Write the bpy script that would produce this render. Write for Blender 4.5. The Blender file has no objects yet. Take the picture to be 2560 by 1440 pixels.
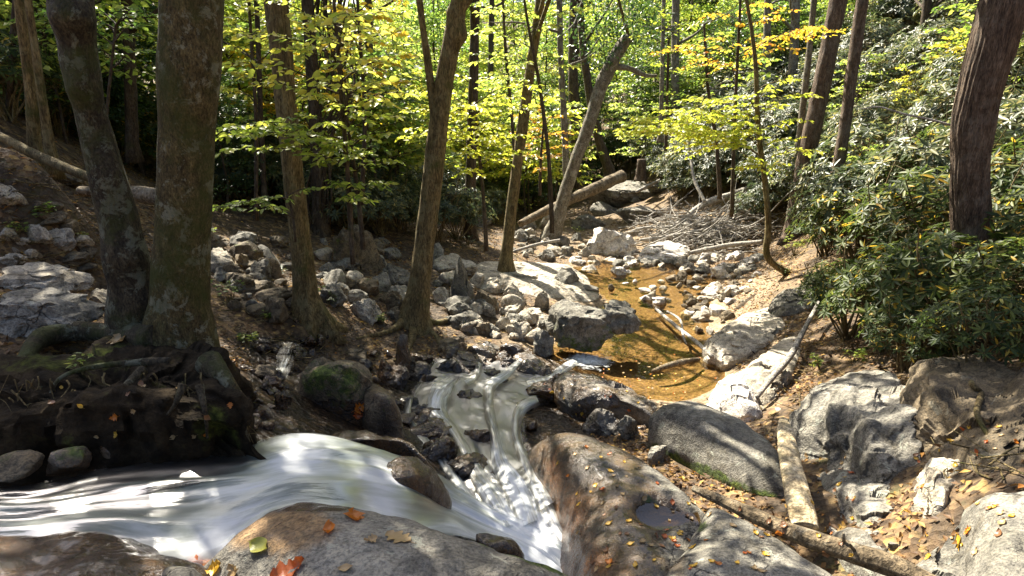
import bpy, math, random
import numpy as np
from mathutils import Vector

random.seed(11)
rng = np.random.default_rng(11)
R = math.radians
sc = bpy.context.scene
COL = sc.collection

# ------------------------------------------------------------------ camera model
TH, FPX = R(15.0), 1500.0
CT, ST = math.cos(TH), math.sin(TH)


def ray(px, py):
    u = (px - 1280) / FPX
    v = (720 - py) / FPX
    return np.array([u, CT + v * ST, -ST + v * CT])


def at_y(px, py, y):
    d = ray(px, py)
    return d * (y / d[1])


def at_z(px, py, z):
    d = ray(px, py)
    return d * (z / d[2])


def to_px(P):
    P = np.atleast_2d(P)
    dep = P[:, 1] * CT - P[:, 2] * ST
    up = P[:, 1] * ST + P[:, 2] * CT
    dep = np.where(dep < 0.05, 0.05, dep)
    return np.stack([1280 + FPX * P[:, 0] / dep, 720 - FPX * up / dep], 1)


# sun: stands ahead of the camera, to the left, high
SUN_EL = R(49)
SUN_AZ = np.array([-0.50, 0.866])
SUN = np.array([SUN_AZ[0] * math.cos(SUN_EL), SUN_AZ[1] * math.cos(SUN_EL), math.sin(SUN_EL)])


# ------------------------------------------------------------------ noise
def _h(a, b, c, s):
    n = (a * 374761393 + b * 668265263 + c * 1274126177 + s * 362437) & 0xFFFFFFFF
    n = ((n ^ (n >> 13)) * 1103515245) & 0xFFFFFFFF
    n = (n ^ (n >> 16)) & 0xFFFF
    return n / 32767.5 - 1.0


def vnoise(P, s=0):
    i = np.floor(P).astype(np.int64)
    f = P - i
    u = f * f * (3 - 2 * f)
    a, b, c = i[:, 0], i[:, 1], i[:, 2]
    out = 0
    for dx in (0, 1):
        wx = u[:, 0] if dx else 1 - u[:, 0]
        for dy in (0, 1):
            wy = u[:, 1] if dy else 1 - u[:, 1]
            for dz in (0, 1):
                wz = u[:, 2] if dz else 1 - u[:, 2]
                out = out + _h(a + dx, b + dy, c + dz, s) * wx * wy * wz
    return out


def fbm(P, octv=4, s=0, gain=0.5):
    o, a = 0, 1.0
    for k in range(octv):
        o = o + a * vnoise(P * (2.03 ** k) + 17.3 * k, s + k)
        a *= gain
    return o


# ------------------------------------------------------------------ terrain
CP = []


def cp(px, py, z):
    p = at_z(px, py, z)
    CP.append((p[0], p[1], z))


for a in [
    (0, 1270, -1.98), (400, 1230, -2.02), (700, 1190, -2.1), (950, 1170, -2.5), (-250, 1280, -1.9),
    (1300, 1300, -3.15), (1200, 1150, -3.2), (1150, 1000, -3.35), (1280, 930, -3.4), (1400, 1400, -3.1),
    (100, 880, -1.60), (350, 825, -1.56), (200, 835, -1.56), (20, 900, -1.6), (100, 700, -1.4), (100, 600, -1.08), (100, 480, -.72), (100, 380, -.25),
    (300, 500, -1.15), (250, 620, -1.35), (-200, 600, -.9), (-200, 900, -1.5), (300, 950, -1.95),
    (620, 900, -2.6), (650, 820, -2.5), (760, 770, -2.45), (560, 700, -2.15), (620, 620, -2.05), (800, 620, -2.35),
    (450, 620, -1.8), (480, 500, -1.7), (900, 680, -2.7), (950, 800, -2.95), (850, 880, -3.0), (1040, 790, -3.05),
    (1000, 900, -3.2), (1150, 780, -3.2), (1250, 760, -3.35), (1200, 830, -3.38), (1100, 650, -3.0),
    (1250, 670, -3.35), (1300, 680, -3.42), (1400, 700, -3.46), (1440, 760, -3.48), (1190, 580, -3.15),
    (1320, 590, -3.5), (1500, 615, -3.6), (1480, 650, -3.55), (1420, 580, -3.6), (1330, 860, -3.45),
    (1540, 700, -3.62), (1620, 690, -3.64), (1700, 720, -3.64), (1640, 800, -3.64), (1720, 780, -3.62),
    (1700, 900, -3.72), (1600, 950, -3.72), (1760, 960, -3.66), (1480, 905, -3.66), (1560, 870, -3.68),
    (1850, 700, -3.38), (1850, 640, -3.48), (1700, 650, -3.46), (1790, 790, -3.46), (1830, 900, -3.42),
    (1840, 960, -3.36), (1740, 1020, -3.42), (1640, 1030, -3.44), (1520, 960, -3.46), (1420, 930, -3.45),
    (1950, 860, -3.05), (1950, 740, -2.95), (1900, 1000, -3.2), (1980, 1020, -3.0),
    (1750, 1130, -3.08), (1650, 1110, -3.15), (1600, 1080, -3.3), (1850, 1200, -2.95), (1960, 1230, -2.82), (1750, 1250, -2.95), (2060, 1380, -2.75),
    (2250, 1400, -2.46), (2150, 1150, -2.66), (2080, 1250, -2.72), (2110, 1330, -2.64), (2250, 1250, -2.5), (2350, 1100, -2.2), (2450, 1180, -1.98), (2450, 950, -2.0), (2550, 1250, -1.95),
    (2100, 880, -2.7), (2300, 800, -2.3), (2500, 700, -1.8), (2000, 560, -2.6), (2100, 640, -2.3), (1930, 600, -3.1),
]:
    cp(*a)
CP += [(-1.5, 1.3, -2.1), (0, 1.3, -2.4), (1.5, 1.5, -2.9), (-4, 1.5, -1.9), (4, 1.5, -2.2), (0, -3, -2), (-6, -3, -1),
       (6, -3, -1), (0, -30, 2), (-30, -30, 4), (30, -30, 6),
       (9, 8, -.8), (14, 10, 2.4), (20, 12, 6), (9, 16, -1.0), (14, 18, 3.0), (22, 22, 9), (32, 30, 15), (7, 24, -1.8),
       (12, 28, 2), (20, 36, 8), (3, 26, -3.7), (2, 35, -3.6), (7, 40, 0), (-4, 30, -3.2), (0, 50, -1), (0, 70, 5),
       (0, 100, 16), (-20, 80, 14), (30, 80, 22), (-8, 10, 0.1), (-6, 16, -1.2), (-12, 14, 1.8), (-20, 16, 4.5), (-14, 26, 1.4),
       (-30, 30, 8), (-4, 20, -2.6), (-7, 24, -1.8), (-25, -5, 4), (25, -5, 8)]
for k in range(16):
    a = k * math.pi / 8
    CP.append((160 * math.cos(a), 160 * math.sin(a), 24))
CPA = np.array(CP)
RC = 0.35


def _phi(d2):
    return np.sqrt(d2 + RC * RC)


_d2 = ((CPA[:, None, :2] - CPA[None, :, :2]) ** 2).sum(2)
_n = len(CPA)
_A = np.zeros((_n + 1, _n + 1))
_A[:_n, :_n] = _phi(_d2) - np.eye(_n) * 0.06
_A[:_n, _n] = 1
_A[_n, :_n] = 1
_W = np.linalg.solve(_A, np.concatenate([CPA[:, 2], [0]]))


def base_z(x, y):
    x = np.asarray(x, float)
    y = np.asarray(y, float)
    sh = x.shape
    x, y = x.ravel(), y.ravel()
    out = np.empty(len(x))
    for i in range(0, len(x), 20000):
        xx, yy = x[i:i + 20000], y[i:i + 20000]
        d2 = (xx[:, None] - CPA[None, :, 0]) ** 2 + (yy[:, None] - CPA[None, :, 1]) ** 2
        out[i:i + 20000] = _phi(d2) @ _W[:_n] + _W[_n]
    return out.reshape(sh)


def in_poly(pts, poly):
    x, y = pts[:, 0], pts[:, 1]
    ins = np.zeros(len(x), bool)
    n = len(poly)
    for i in range(n):
        x1, y1 = poly[i]
        x2, y2 = poly[(i + 1) % n]
        c = ((y1 > y) != (y2 > y)) & (x < (x2 - x1) * (y - y1) / (y2 - y1 + 1e-12) + x1)
        ins ^= c
    return ins


POOL_Z = -3.5
CREEK_PX = [(1395, 930), (1420, 880), (1520, 815), (1570, 780), (1500, 730), (1440, 690), (1500, 665), (1640, 665), (1760, 700),
            (1850, 740), (1800, 790), (1780, 850), (1830, 920), (1835, 975), (1770, 1010), (1650, 1010), (1560, 985), (1480, 950)]
CREEK_XY = [tuple(at_z(px, py, POOL_Z)[:2]) for px, py in CREEK_PX]


def ground_z(x, y):
    x = np.asarray(x, float)
    y = np.asarray(y, float)
    z = base_z(x, y)
    xf, yf = x.ravel(), y.ravel()
    P = np.stack([xf, yf, np.zeros_like(xf)], 1)
    near = np.clip(np.hypot(xf, yf) / 30, 0.25, 2.5)
    ins = in_poly(P[:, :2], CREEK_XY)
    amp = np.where(ins, 0.02, 0.06)
    n = fbm(P * 1.3, 3, 3) * amp * near + fbm(P * 5.0, 2, 9) * np.where(ins, 0.008, 0.022)
    return z + n.reshape(z.shape)


def hit(px, py, far=90):
    d = ray(px, py)
    d = d / math.hypot(d[0], d[1])
    t = np.concatenate([np.arange(0.8, 14, 0.02), np.arange(14, far, 0.1)])
    P = t[:, None] * d[None, :]
    g = ground_z(P[:, 0], P[:, 1])
    k = np.nonzero(P[:, 2] < g)[0]
    return P[k[0]] if len(k) else P[-1]


# ------------------------------------------------------------------ mesh helpers
def mesh_obj(name, V, tris=None, quads=None, mat=None, parent=None, smooth=True, attrs=None, loc=None):
    V = np.asarray(V, np.float32).reshape(-1, 3)
    if loc is not None:
        V = V - np.asarray(loc, np.float32)
    me = bpy.data.meshes.new(name)
    me.vertices.add(len(V))
    me.vertices.foreach_set('co', V.ravel())
    T = np.zeros((0, 3), np.int32) if tris is None or len(tris) == 0 else np.asarray(tris, np.int32)
    Q = np.zeros((0, 4), np.int32) if quads is None or len(quads) == 0 else np.asarray(quads, np.int32)
    nl = len(T) * 3 + len(Q) * 4
    me.loops.add(nl)
    me.loops.foreach_set('vertex_index', np.concatenate([T.ravel(), Q.ravel()]))
    me.polygons.add(len(T) + len(Q))
    st = np.concatenate([np.arange(len(T)) * 3, len(T) * 3 + np.arange(len(Q)) * 4]).astype(np.int32)
    me.polygons.foreach_set('loop_start', st)
    me.update(calc_edges=True)
    me.validate()
    if smooth:
        me.polygons.foreach_set('use_smooth', np.ones(len(me.polygons), bool))
    for k, a in (attrs or {}).items():
        a = np.asarray(a, np.float32)
        if a.ndim == 1:
            at = me.attributes.new(k, 'FLOAT', 'POINT')
            at.data.foreach_set('value', a)
        else:
            at = me.attributes.new(k, 'FLOAT_VECTOR', 'POINT')
            at.data.foreach_set('vector', a.ravel())
    if mat:
        me.materials.append(mat)
    o = bpy.data.objects.new(name, me)
    COL.objects.link(o)
    if parent is not None:
        o.parent = parent
    if loc is not None:
        o.location = [float(c) for c in loc]
    return o


def tag(o, label=None, cat=None, group=None, kind=None):
    if label:
        o['label'] = label
    if cat:
        o['category'] = cat
    if group:
        o['group'] = group
    if kind:
        o['kind'] = kind
    return o


def empty(name, loc):
    o = bpy.data.objects.new(name, None)
    COL.objects.link(o)
    o.location = [float(c) for c in loc]
    o.empty_display_size = 0.2
    return o


class Geo:
    def __init__(s):
        s.V, s.T, s.Q, s.r, s.n = [], [], [], [], 0

    def add(s, V, T=None, Q=None, r=None):
        V = np.asarray(V, float).reshape(-1, 3)
        if T is not None and len(T):
            s.T.append(np.asarray(T) + s.n)
        if Q is not None and len(Q):
            s.Q.append(np.asarray(Q) + s.n)
        s.V.append(V)
        s.r.append(np.zeros(len(V)) if r is None else np.broadcast_to(np.asarray(r, float), (len(V),)))
        s.n += len(V)

    def build(s, name, mat, parent=None, smooth=True, loc=None, attrs=None):
        if s.n == 0:
            return None
        at = {'rnd': np.concatenate(s.r)}
        at.update(attrs or {})
        return mesh_obj(name, np.concatenate(s.V), np.concatenate(s.T) if s.T else None,
                        np.concatenate(s.Q) if s.Q else None, mat, parent, smooth, at, loc)


def smooth_path(P, n):
    P = np.asarray(P, float)
    m = len(P)
    if m < 3:
        t = np.linspace(0, 1, n)[:, None]
        return P[0] * (1 - t) + P[-1] * t
    Q = np.vstack([2 * P[0] - P[1], P, 2 * P[-1] - P[-2]])
    t = np.linspace(0, m - 1 - 1e-9, n)
    i = t.astype(int)
    f = (t - i)[:, None]
    p0, p1, p2, p3 = Q[i], Q[i + 1], Q[i + 2], Q[i + 3]
    return 0.5 * (2 * p1 + (p2 - p0) * f + (2 * p0 - 5 * p1 + 4 * p2 - p3) * f ** 2 + (3 * p1 - p0 - 3 * p2 + p3) * f ** 3)


def interp_r(r, n):
    r = np.asarray(r, float)
    return np.interp(np.linspace(0, 1, n), np.linspace(0, 1, len(r)), r)


def tube(P, r, sides=8, bark=0.0, ridges=0, flare=None, seed=0, cap=True, freq=6.0, burl=None):
    """tapered tube along P (n,3) with radii r; returns V, T, Q"""
    P = np.asarray(P, float)
    n = len(P)
    tan = np.gradient(P, axis=0)
    tan /= np.linalg.norm(tan, axis=1)[:, None] + 1e-9
    up = np.array([1.0, 0, 0]) if abs(tan[0][0]) < 0.9 else np.array([0, 1.0, 0])
    u = np.cross(tan[0], up)
    u /= np.linalg.norm(u)
    ang = np.linspace(0, 2 * math.pi, sides, endpoint=False)
    U = np.zeros((n, 3))
    for i in range(n):
        u = u - tan[i] * (u @ tan[i])
        u /= np.linalg.norm(u) + 1e-9
        U[i] = u
    Wv = np.cross(tan, U)
    rr = np.broadcast_to(np.asarray(r, float)[:, None], (n, sides)).copy()
    if flare is not None:
        hgt, amp, k = flare
        s = np.concatenate([[0], np.cumsum(np.linalg.norm(np.diff(P, axis=0), axis=1))])
        f = np.exp(-s / hgt)[:, None] * amp
        rr *= 1 + f * (0.65 + 0.6 * np.cos(k * ang + seed)[None, :] * np.cos(2 * ang + 1.7 * seed)[None, :] + 0.3 * np.cos((k + 2) * ang + 2.1 * seed)[None, :])
    D = U[:, None, :] * np.cos(ang)[None, :, None] + Wv[:, None, :] * np.sin(ang)[None, :, None]
    V = P[:, None, :] + D * rr[:, :, None]
    if bark > 0:
        q = V.reshape(-1, 3) * np.array([freq, freq, freq * 0.35])
        dn = fbm(q, 3, seed) * bark
        dl = fbm(V.reshape(-1, 3) * 2.2, 2, seed + 5) * bark * 1.3
        if ridges:
            a = np.tile(ang, n)
            z = V.reshape(-1, 3)[:, 2]
            dn = dn - np.abs(np.sin(a * ridges / 2 + 2.5 * vnoise(V.reshape(-1, 3) * 2.5, seed + 8))) * bark * 1.1
        rs = np.repeat(rr[:, 0], sides)
        V = V + (D.reshape(-1, 3) * ((dn + dl) * rs)[:, None]).reshape(V.shape)
    if burl is not None:
        for (c, br, bh) in burl:
            d = np.linalg.norm(V - np.asarray(c), axis=2)
            V = V + D * (bh * np.exp(-(d / br) ** 2))[:, :, None]
    V = V.reshape(-1, 3)
    i, j = np.meshgrid(np.arange(n - 1), np.arange(sides), indexing='ij')
    j2 = (j + 1) % sides
    Q = np.stack([i * sides + j, i * sides + j2, (i + 1) * sides + j2, (i + 1) * sides + j], -1).reshape(-1, 4)
    T = []
    if cap:
        V = np.vstack([V, P[0], P[-1]])
        a, b = n * sides, n * sides + 1
        jj = np.arange(sides)
        T = np.vstack([np.stack([np.full(sides, a), (jj + 1) % sides, jj], 1),
                       np.stack([np.full(sides, b), (n - 1) * sides + jj, (n - 1) * sides + (jj + 1) % sides], 1)])
    return V, T, Q


def unit(v):
    v = np.asarray(v, float)
    return v / (np.linalg.norm(v, axis=-1, keepdims=True) + 1e-9)


def leaves(geo, P, D, N, L, Wd, rnd, fine=False, cup=0.18, droop=0.1):
    """leaf blades: base P, direction D, normal N, length L, width Wd"""
    P, D, N = np.atleast_2d(P), unit(D), np.atleast_2d(N)
    n = len(P)
    S = unit(np.cross(D, N))
    N = unit(np.cross(S, D))
    L = np.broadcast_to(np.asarray(L, float), (n,))[:, None]
    Wd = np.broadcast_to(np.asarray(Wd, float), (n,))[:, None] / 2
    rnd = np.broadcast_to(np.asarray(rnd, float), (n,))
    if fine:
        b = P
        r1 = P + D * L * 0.3 + S * Wd * 0.92 + N * Wd * cup
        r2 = P + D * L * 0.68 + S * Wd * 0.78 + N * (Wd * cup - L * droop * 0.5)
        t = P + D * L - N * L * droop
        l1 = P + D * L * 0.3 - S * Wd * 0.92 + N * Wd * cup
        l2 = P + D * L * 0.68 - S * Wd * 0.78 + N * (Wd * cup - L * droop * 0.5)
        V = np.stack([b, r1, r2, t, l2, l1], 1).reshape(-1, 3)
        k = (np.arange(n) * 6)[:, None]
        Q = np.vstack([k + np.array([0, 1, 2, 3]), k + np.array([0, 3, 4, 5])])
        geo.add(V, None, Q, np.repeat(rnd, 6))
    else:
        V = np.stack([P, P + D * L * 0.45 + S * Wd + N * Wd * cup, P + D * L - N * L * droop, P + D * L * 0.45 - S * Wd + N * Wd * cup], 1).reshape(-1, 3)
        k = (np.arange(n) * 4)[:, None]
        T = np.vstack([k + np.array([0, 1, 2]), k + np.array([0, 2, 3])])
        geo.add(V, T, None, np.repeat(rnd, 4))


# ------------------------------------------------------------------ materials
def nodes_of(name):
    m = bpy.data.materials.new(name)
    m.use_nodes = True
    nt = m.node_tree
    nt.nodes.clear()
    return m, nt


def N_(nt, typ, **kw):
    n = nt.nodes.new(typ)
    for k, v in kw.items():
        setattr(n, k, v)
    return n


def lk(nt, a, b):
    nt.links.new(a, b)


def ramp(nt, fac, stops, interp='LINEAR'):
    r = N_(nt, 'ShaderNodeValToRGB')
    r.color_ramp.interpolation = interp
    el = r.color_ramp.elements
    while len(el) < len(stops):
        el.new(0.5)
    for e, (p, c) in zip(el, stops):
        e.position = p
        e.color = (*c, 1) if len(c) == 3 else c
    lk(nt, fac, r.inputs[0])
    return r.outputs[0]


def noise(nt, vec, scale, detail=4, rough=0.55, dist=0.0):
    n = N_(nt, 'ShaderNodeTexNoise')
    n.inputs['Scale'].default_value = scale
    n.inputs['Detail'].default_value = detail
    n.inputs['Roughness'].default_value = rough
    n.inputs['Distortion'].default_value = dist
    lk(nt, vec, n.inputs['Vector'])
    return n.outputs[0]


def mixc(nt, fac, a, b, mode='MIX'):
    m = N_(nt, 'ShaderNodeMix', data_type='RGBA', blend_type=mode)
    for sock, val in ((m.inputs[0], fac), (m.inputs[6], a), (m.inputs[7], b)):
        if isinstance(val, (int, float)):
            sock.default_value = val
        elif isinstance(val, tuple):
            sock.default_value = (*val, 1)
        else:
            lk(nt, val, sock)
    return m.outputs[2]


def math_(nt, op, a, b=0.0, c=None, clamp=False):
    m = N_(nt, 'ShaderNodeMath', operation=op, use_clamp=clamp)
    for s, v in zip(m.inputs, (a, b, c)):
        if v is None:
            continue
        if isinstance(v, (int, float)):
            s.default_value = v
        else:
            lk(nt, v, s)
    return m.outputs[0]


def attr(nt, name):
    a = N_(nt, 'ShaderNodeAttribute')
    a.attribute_name = name
    return a


def bump(nt, h, strength, dist, prev=None):
    b = N_(nt, 'ShaderNodeBump')
    b.inputs['Strength'].default_value = strength
    b.inputs['Distance'].default_value = dist
    lk(nt, h, b.inputs['Height'])
    if prev:
        lk(nt, prev, b.inputs['Normal'])
    return b.outputs[0]


def out(nt, sh):
    o = N_(nt, 'ShaderNodeOutputMaterial')
    lk(nt, sh, o.inputs['Surface'])


def pos(nt):
    return N_(nt, 'ShaderNodeNewGeometry').outputs['Position']


def principled(nt, col, rough, normal=None, spec=0.5, coat=None):
    p = N_(nt, 'ShaderNodeBsdfPrincipled')
    for s, v in (('Base Color', col), ('Roughness', rough), ('Specular IOR Level', spec)):
        if isinstance(v, (int, float)):
            p.inputs[s].default_value = v
        elif isinstance(v, tuple):
            p.inputs[s].default_value = (*v, 1)
        else:
            lk(nt, v, p.inputs[s])
    if normal:
        lk(nt, normal, p.inputs['Normal'])
    if coat is not None:
        lk(nt, coat, p.inputs['Coat Weight'])
        p.inputs['Coat Roughness'].default_value = 0.12
    return p.outputs[0]


def rock_mat(name, c1, c2, c3, lichen=0.3, bscale=1.0):
    m, nt = nodes_of(name)
    p = pos(nt)
    n1 = noise(nt, p, 1.7 * bscale, 5, 0.6, 0.3)
    n2 = noise(nt, p, 14 * bscale, 5, 0.65)
    n3 = noise(nt, p, 70 * bscale, 3, 0.6)
    col = ramp(nt, n1, [(0.3, c1), (0.52, c2), (0.72, c3)])
    col = mixc(nt, 0.8, col, ramp(nt, n2, [(0.33, (.35, .33, .3)), (0.5, (.95, .93, .9)), (0.66, (1.3, 1.25, 1.15))]), 'MULTIPLY')
    col = mixc(nt, 0.7, col, ramp(nt, n3, [(0.36, (.35, .35, .35)), (0.5, (1, 1, 1)), (0.62, (1.35, 1.33, 1.28))]), 'MULTIPLY')
    ve = N_(nt, 'ShaderNodeTexVoronoi', feature='DISTANCE_TO_EDGE')
    ve.inputs['Scale'].default_value = 2.1 * bscale
    pv = N_(nt, 'ShaderNodeVectorMath', operation='ADD')
    nz = N_(nt, 'ShaderNodeTexNoise')
    nz.inputs['Scale'].default_value = 3.5
    nz.inputs['Detail'].default_value = 5
    lk(nt, p, nz.inputs['Vector'])
    sv = N_(nt, 'ShaderNodeVectorMath', operation='SCALE')
    lk(nt, nz.outputs['Color'], sv.inputs[0])
    sv.inputs['Scale'].default_value = 0.7
    lk(nt, p, pv.inputs[0])
    lk(nt, sv.outputs[0], pv.inputs[1])
    lk(nt, pv.outputs[0], ve.inputs['Vector'])
    crk = math_(nt, 'MULTIPLY', ramp(nt, ve.outputs['Distance'], [(0.0, (1, 1, 1)), (0.022, (0, 0, 0))]), ramp(nt, noise(nt, p, 1.3, 3), [(0.45, (0, 0, 0)), (0.6, (1, 1, 1))]))
    col = mixc(nt, crk, col, (.03, .025, .02))
    st = noise(nt, p, 3.1 * bscale, 7, 0.72, 1.2)
    col = mixc(nt, 0.8, col, ramp(nt, st, [(0.36, (.42, .38, .30)), (0.5, (1, 1, 1)), (0.66, (1.12, 1.1, 1.02))]), 'MULTIPLY')
    # lichen spots
    li = noise(nt, p, 7 * bscale, 6, 0.7, 0.6)
    lif = ramp(nt, li, [(0.60, (0, 0, 0)), (0.625, (lichen * 1.8,) * 3)])
    col = mixc(nt, lif, col, (0.33, 0.34, 0.27))
    sn = math_(nt, 'ADD', attr(nt, 'stain').outputs['Fac'], math_(nt, 'MULTIPLY', math_(nt, 'SUBTRACT', noise(nt, p, 4.5, 6, 0.7, 0.6), 0.5), 1.1))
    col = mixc(nt, ramp(nt, sn, [(0.4, (0, 0, 0)), (0.7, (.8, .8, .8))]), col, mixc(nt, 1.0, ramp(nt, n2, [(0.3, (.16, .085, .03)), (0.7, (.36, .215, .085))]), ramp(nt, n3, [(0.35, (.5, .5, .5)), (0.6, (1.2, 1.2, 1.2))]), 'MULTIPLY'))
    # moss from an attribute, torn up by noise
    mo = math_(nt, 'ADD', attr(nt, 'moss').outputs['Fac'], math_(nt, 'MULTIPLY', math_(nt, 'SUBTRACT', noise(nt, p, 5, 6, 0.7), 0.5), 1.6))
    mof = ramp(nt, mo, [(0.52, (0, 0, 0)), (0.72, (1, 1, 1))])
    mcol = ramp(nt, noise(nt, p, 26, 4, 0.6), [(0.3, (.018, .028, .006)), (0.55, (.07, .10, .012)), (0.75, (.20, .23, .03))])
    wt = math_(nt, 'ADD', attr(nt, 'wet').outputs['Fac'], math_(nt, 'MULTIPLY', math_(nt, 'SUBTRACT', noise(nt, p, 3.2, 5, 0.65), 0.5), 0.9))
    wf = ramp(nt, wt, [(0.42, (0, 0, 0)), (0.62, (1, 1, 1))])
    wcol = mixc(nt, 1.0, col, ramp(nt, noise(nt, p, 2.3, 3), [(0.35, (.28, .24, .22)), (0.6, (.55, .36, .2))]), 'MULTIPLY')
    col = mixc(nt, wf, col, wcol)
    col = mixc(nt, mof, col, mcol)
    rough = mixc(nt, mof, mixc(nt, wf, (0.85,) * 3, (0.27,) * 3), (0.95,) * 3)
    h = math_(nt, 'ADD', math_(nt, 'MULTIPLY', n2, 1.0), math_(nt, 'MULTIPLY', n3, 0.35))
    h = math_(nt, 'SUBTRACT', h, math_(nt, 'MULTIPLY', crk, 0.7))
    nb = bump(nt, h, 0.8, 0.04)
    nb = bump(nt, noise(nt, p, 130, 3, 0.65), 0.7, 0.008, nb)
    out(nt, principled(nt, col, rough, nb, 0.5, math_(nt, 'MULTIPLY', wf, 0.35)))
    return m


M = {}
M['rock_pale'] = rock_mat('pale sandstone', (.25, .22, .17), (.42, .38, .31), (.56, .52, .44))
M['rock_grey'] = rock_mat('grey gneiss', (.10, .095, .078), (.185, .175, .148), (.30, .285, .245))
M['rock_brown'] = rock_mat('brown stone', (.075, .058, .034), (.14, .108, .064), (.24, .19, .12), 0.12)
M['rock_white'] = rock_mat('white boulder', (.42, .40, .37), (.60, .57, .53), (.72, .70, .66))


def ground_mat():
    m, nt = nodes_of('forest floor')
    p = pos(nt)
    vo = N_(nt, 'ShaderNodeTexVoronoi')
    vo.inputs['Scale'].default_value = 19
    lk(nt, p, vo.inputs['Vector'])
    sep = N_(nt, 'ShaderNodeSeparateColor')
    lk(nt, vo.outputs['Color'], sep.inputs[0])
    col = ramp(nt, sep.outputs[0], [(0.0, (.035, .022, .012)), (0.3, (.10, .06, .028)), (0.55, (.17, .10, .045)), (0.8, (.24, .16, .075)), (1.0, (.34, .22, .07))])
    soil = ramp(nt, noise(nt, p, 9, 6, 0.7), [(0.3, (.02, .014, .009)), (0.6, (.085, .06, .036)), (0.8, (.16, .12, .075))])
    col = mixc(nt, ramp(nt, noise(nt, p, 2.6, 5, 0.65), [(0.4, (0, 0, 0)), (0.58, (1, 1, 1))]), col, soil)
    # gravel of the creek bed
    v2 = N_(nt, 'ShaderNodeTexVoronoi')
    v2.inputs['Scale'].default_value = 24
    lk(nt, p, v2.inputs['Vector'])
    s2 = N_(nt, 'ShaderNodeSeparateColor')
    lk(nt, v2.outputs['Color'], s2.inputs[0])
    gr = ramp(nt, s2.outputs[1], [(0, (.12, .09, .055)), (0.35, (.22, .17, .11)), (0.7, (.32, .26, .18)), (1, (.46, .39, .29))])
    gr = mixc(nt, 0.45, gr, (.26, .20, .13))
    gr = mixc(nt, 0.7, gr, ramp(nt, noise(nt, p, 3, 6, 0.7), [(0.3, (.45, .4, .32)), (0.7, (1.2, 1.1, .95))]), 'MULTIPLY')
    col = mixc(nt, attr(nt, 'bed').outputs['Fac'], col, gr)
    mo = ramp(nt, noise(nt, p, 1.4, 6, 0.7), [(0.60, (0, 0, 0)), (0.70, (.6, .6, .6))])
    col = mixc(nt, math_(nt, 'MULTIPLY', mo, math_(nt, 'SUBTRACT', 1.0, attr(nt, 'bed').outputs['Fac'])), col, (.05, .065, .014))
    h = math_(nt, 'ADD', vo.outputs['Distance'], noise(nt, p, 30, 4, 0.6))
    wf = attr(nt, 'wet').outputs['Fac']
    col = mixc(nt, wf, col, mixc(nt, 1.0, col, (.22, .19, .15), 'MULTIPLY'))
    out(nt, principled(nt, col, mixc(nt, wf, (.85,) * 3, (.25,) * 3), bump(nt, h, 0.9, 0.03), 0.3))
    return m


M['ground'] = ground_mat()


def bark_mat(name, c1, c2, c3, patch=(.30, .32, .28), pf=0.5, moss=0.0, zs=0.25, sc_=14):
    m, nt = nodes_of(name)
    mp = N_(nt, 'ShaderNodeMapping')
    mp.inputs['Scale'].default_value = (1, 1, zs)
    lk(nt, pos(nt), mp.inputs['Vector'])
    p = mp.outputs[0]
    n1 = noise(nt, p, sc_, 6, 0.65, 0.5)
    n2 = noise(nt, p, sc_ * 5, 4, 0.65)
    col = ramp(nt, n1, [(0.3, c1), (0.52, c2), (0.72, c3)])
    col = mixc(nt, 0.9, col, ramp(nt, n2, [(0.34, (.25, .25, .25)), (0.5, (.9, .9, .9)), (0.64, (1.5, 1.5, 1.5))]), 'MULTIPLY')
    li = noise(nt, pos(nt), 5.5, 8, 0.75, 0.4)
    col = mixc(nt, ramp(nt, li, [(0.53, (0, 0, 0)), (0.57, (pf,) * 3)]), col, patch)
    if moss:
        ms = noise(nt, pos(nt), 2.4, 7, 0.7)
        col = mixc(nt, ramp(nt, ms, [(0.62 - moss * 0.25, (0, 0, 0)), (0.76 - moss * .2, (.85,) * 3)]), col, (.05, .062, .012))
    h = math_(nt, 'ADD', n1, math_(nt, 'MULTIPLY', n2, 0.4))
    out(nt, principled(nt, col, 0.85, bump(nt, h, 1.0, 0.05), 0.25))
    return m


M['bark_mossy'] = bark_mat('mossy bark', (.038, .028, .011), (.098, .075, .030), (.19, .155, .068), (.27, .28, .20), 0.65, 0.7, 0.5, 18)
M['bark_gnarled'] = bark_mat('gnarled bark', (.020, .016, .010), (.055, .044, .026), (.11, .092, .056), (.22, .235, .17), 0.55, 0.55, 0.5, 16)
M['bark_warm'] = bark_mat('warm bark', (.06, .042, .017), (.165, .120, .050), (.29, .22, .10), (.25, .22, .11), 0.4, 0.35, 0.22)
M['bark_red'] = bark_mat('reddish bark', (.042, .028, .018), (.12, .082, .054), (.22, .165, .115), (.22, .2, .16), 0.25, 0.0, 0.18, 22)
M['bark_pale'] = bark_mat('pale bark', (.09, .075, .05), (.18, .155, .11), (.29, .26, .20), (.34, .34, .28), 0.5, 0.1, 0.4)
M['bark_dark'] = bark_mat('dark bark', (.03, .021, .013), (.075, .053, .032), (.13, .098, .062), (.14, .13, .10), 0.3, 0.1, 0.2)
M['wood'] = bark_mat('weathered wood', (.07, .052, .03), (.16, .12, .07), (.27, .21, .135), (.34, .30, .22), 0.4, 0.0, 0.6, 9)
M['drift'] = bark_mat('driftwood', (.19, .17, .14), (.36, .33, .28), (.50, .47, .41), (.5, .48, .44), 0.4, 0.0, 0.8, 12)
M['splitwood'] = bark_mat('split pale wood', (.30, .22, .12), (.52, .42, .26), (.66, .56, .38), (.24, .2, .1), 0.5, 0.0, 0.9, 7)


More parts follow.
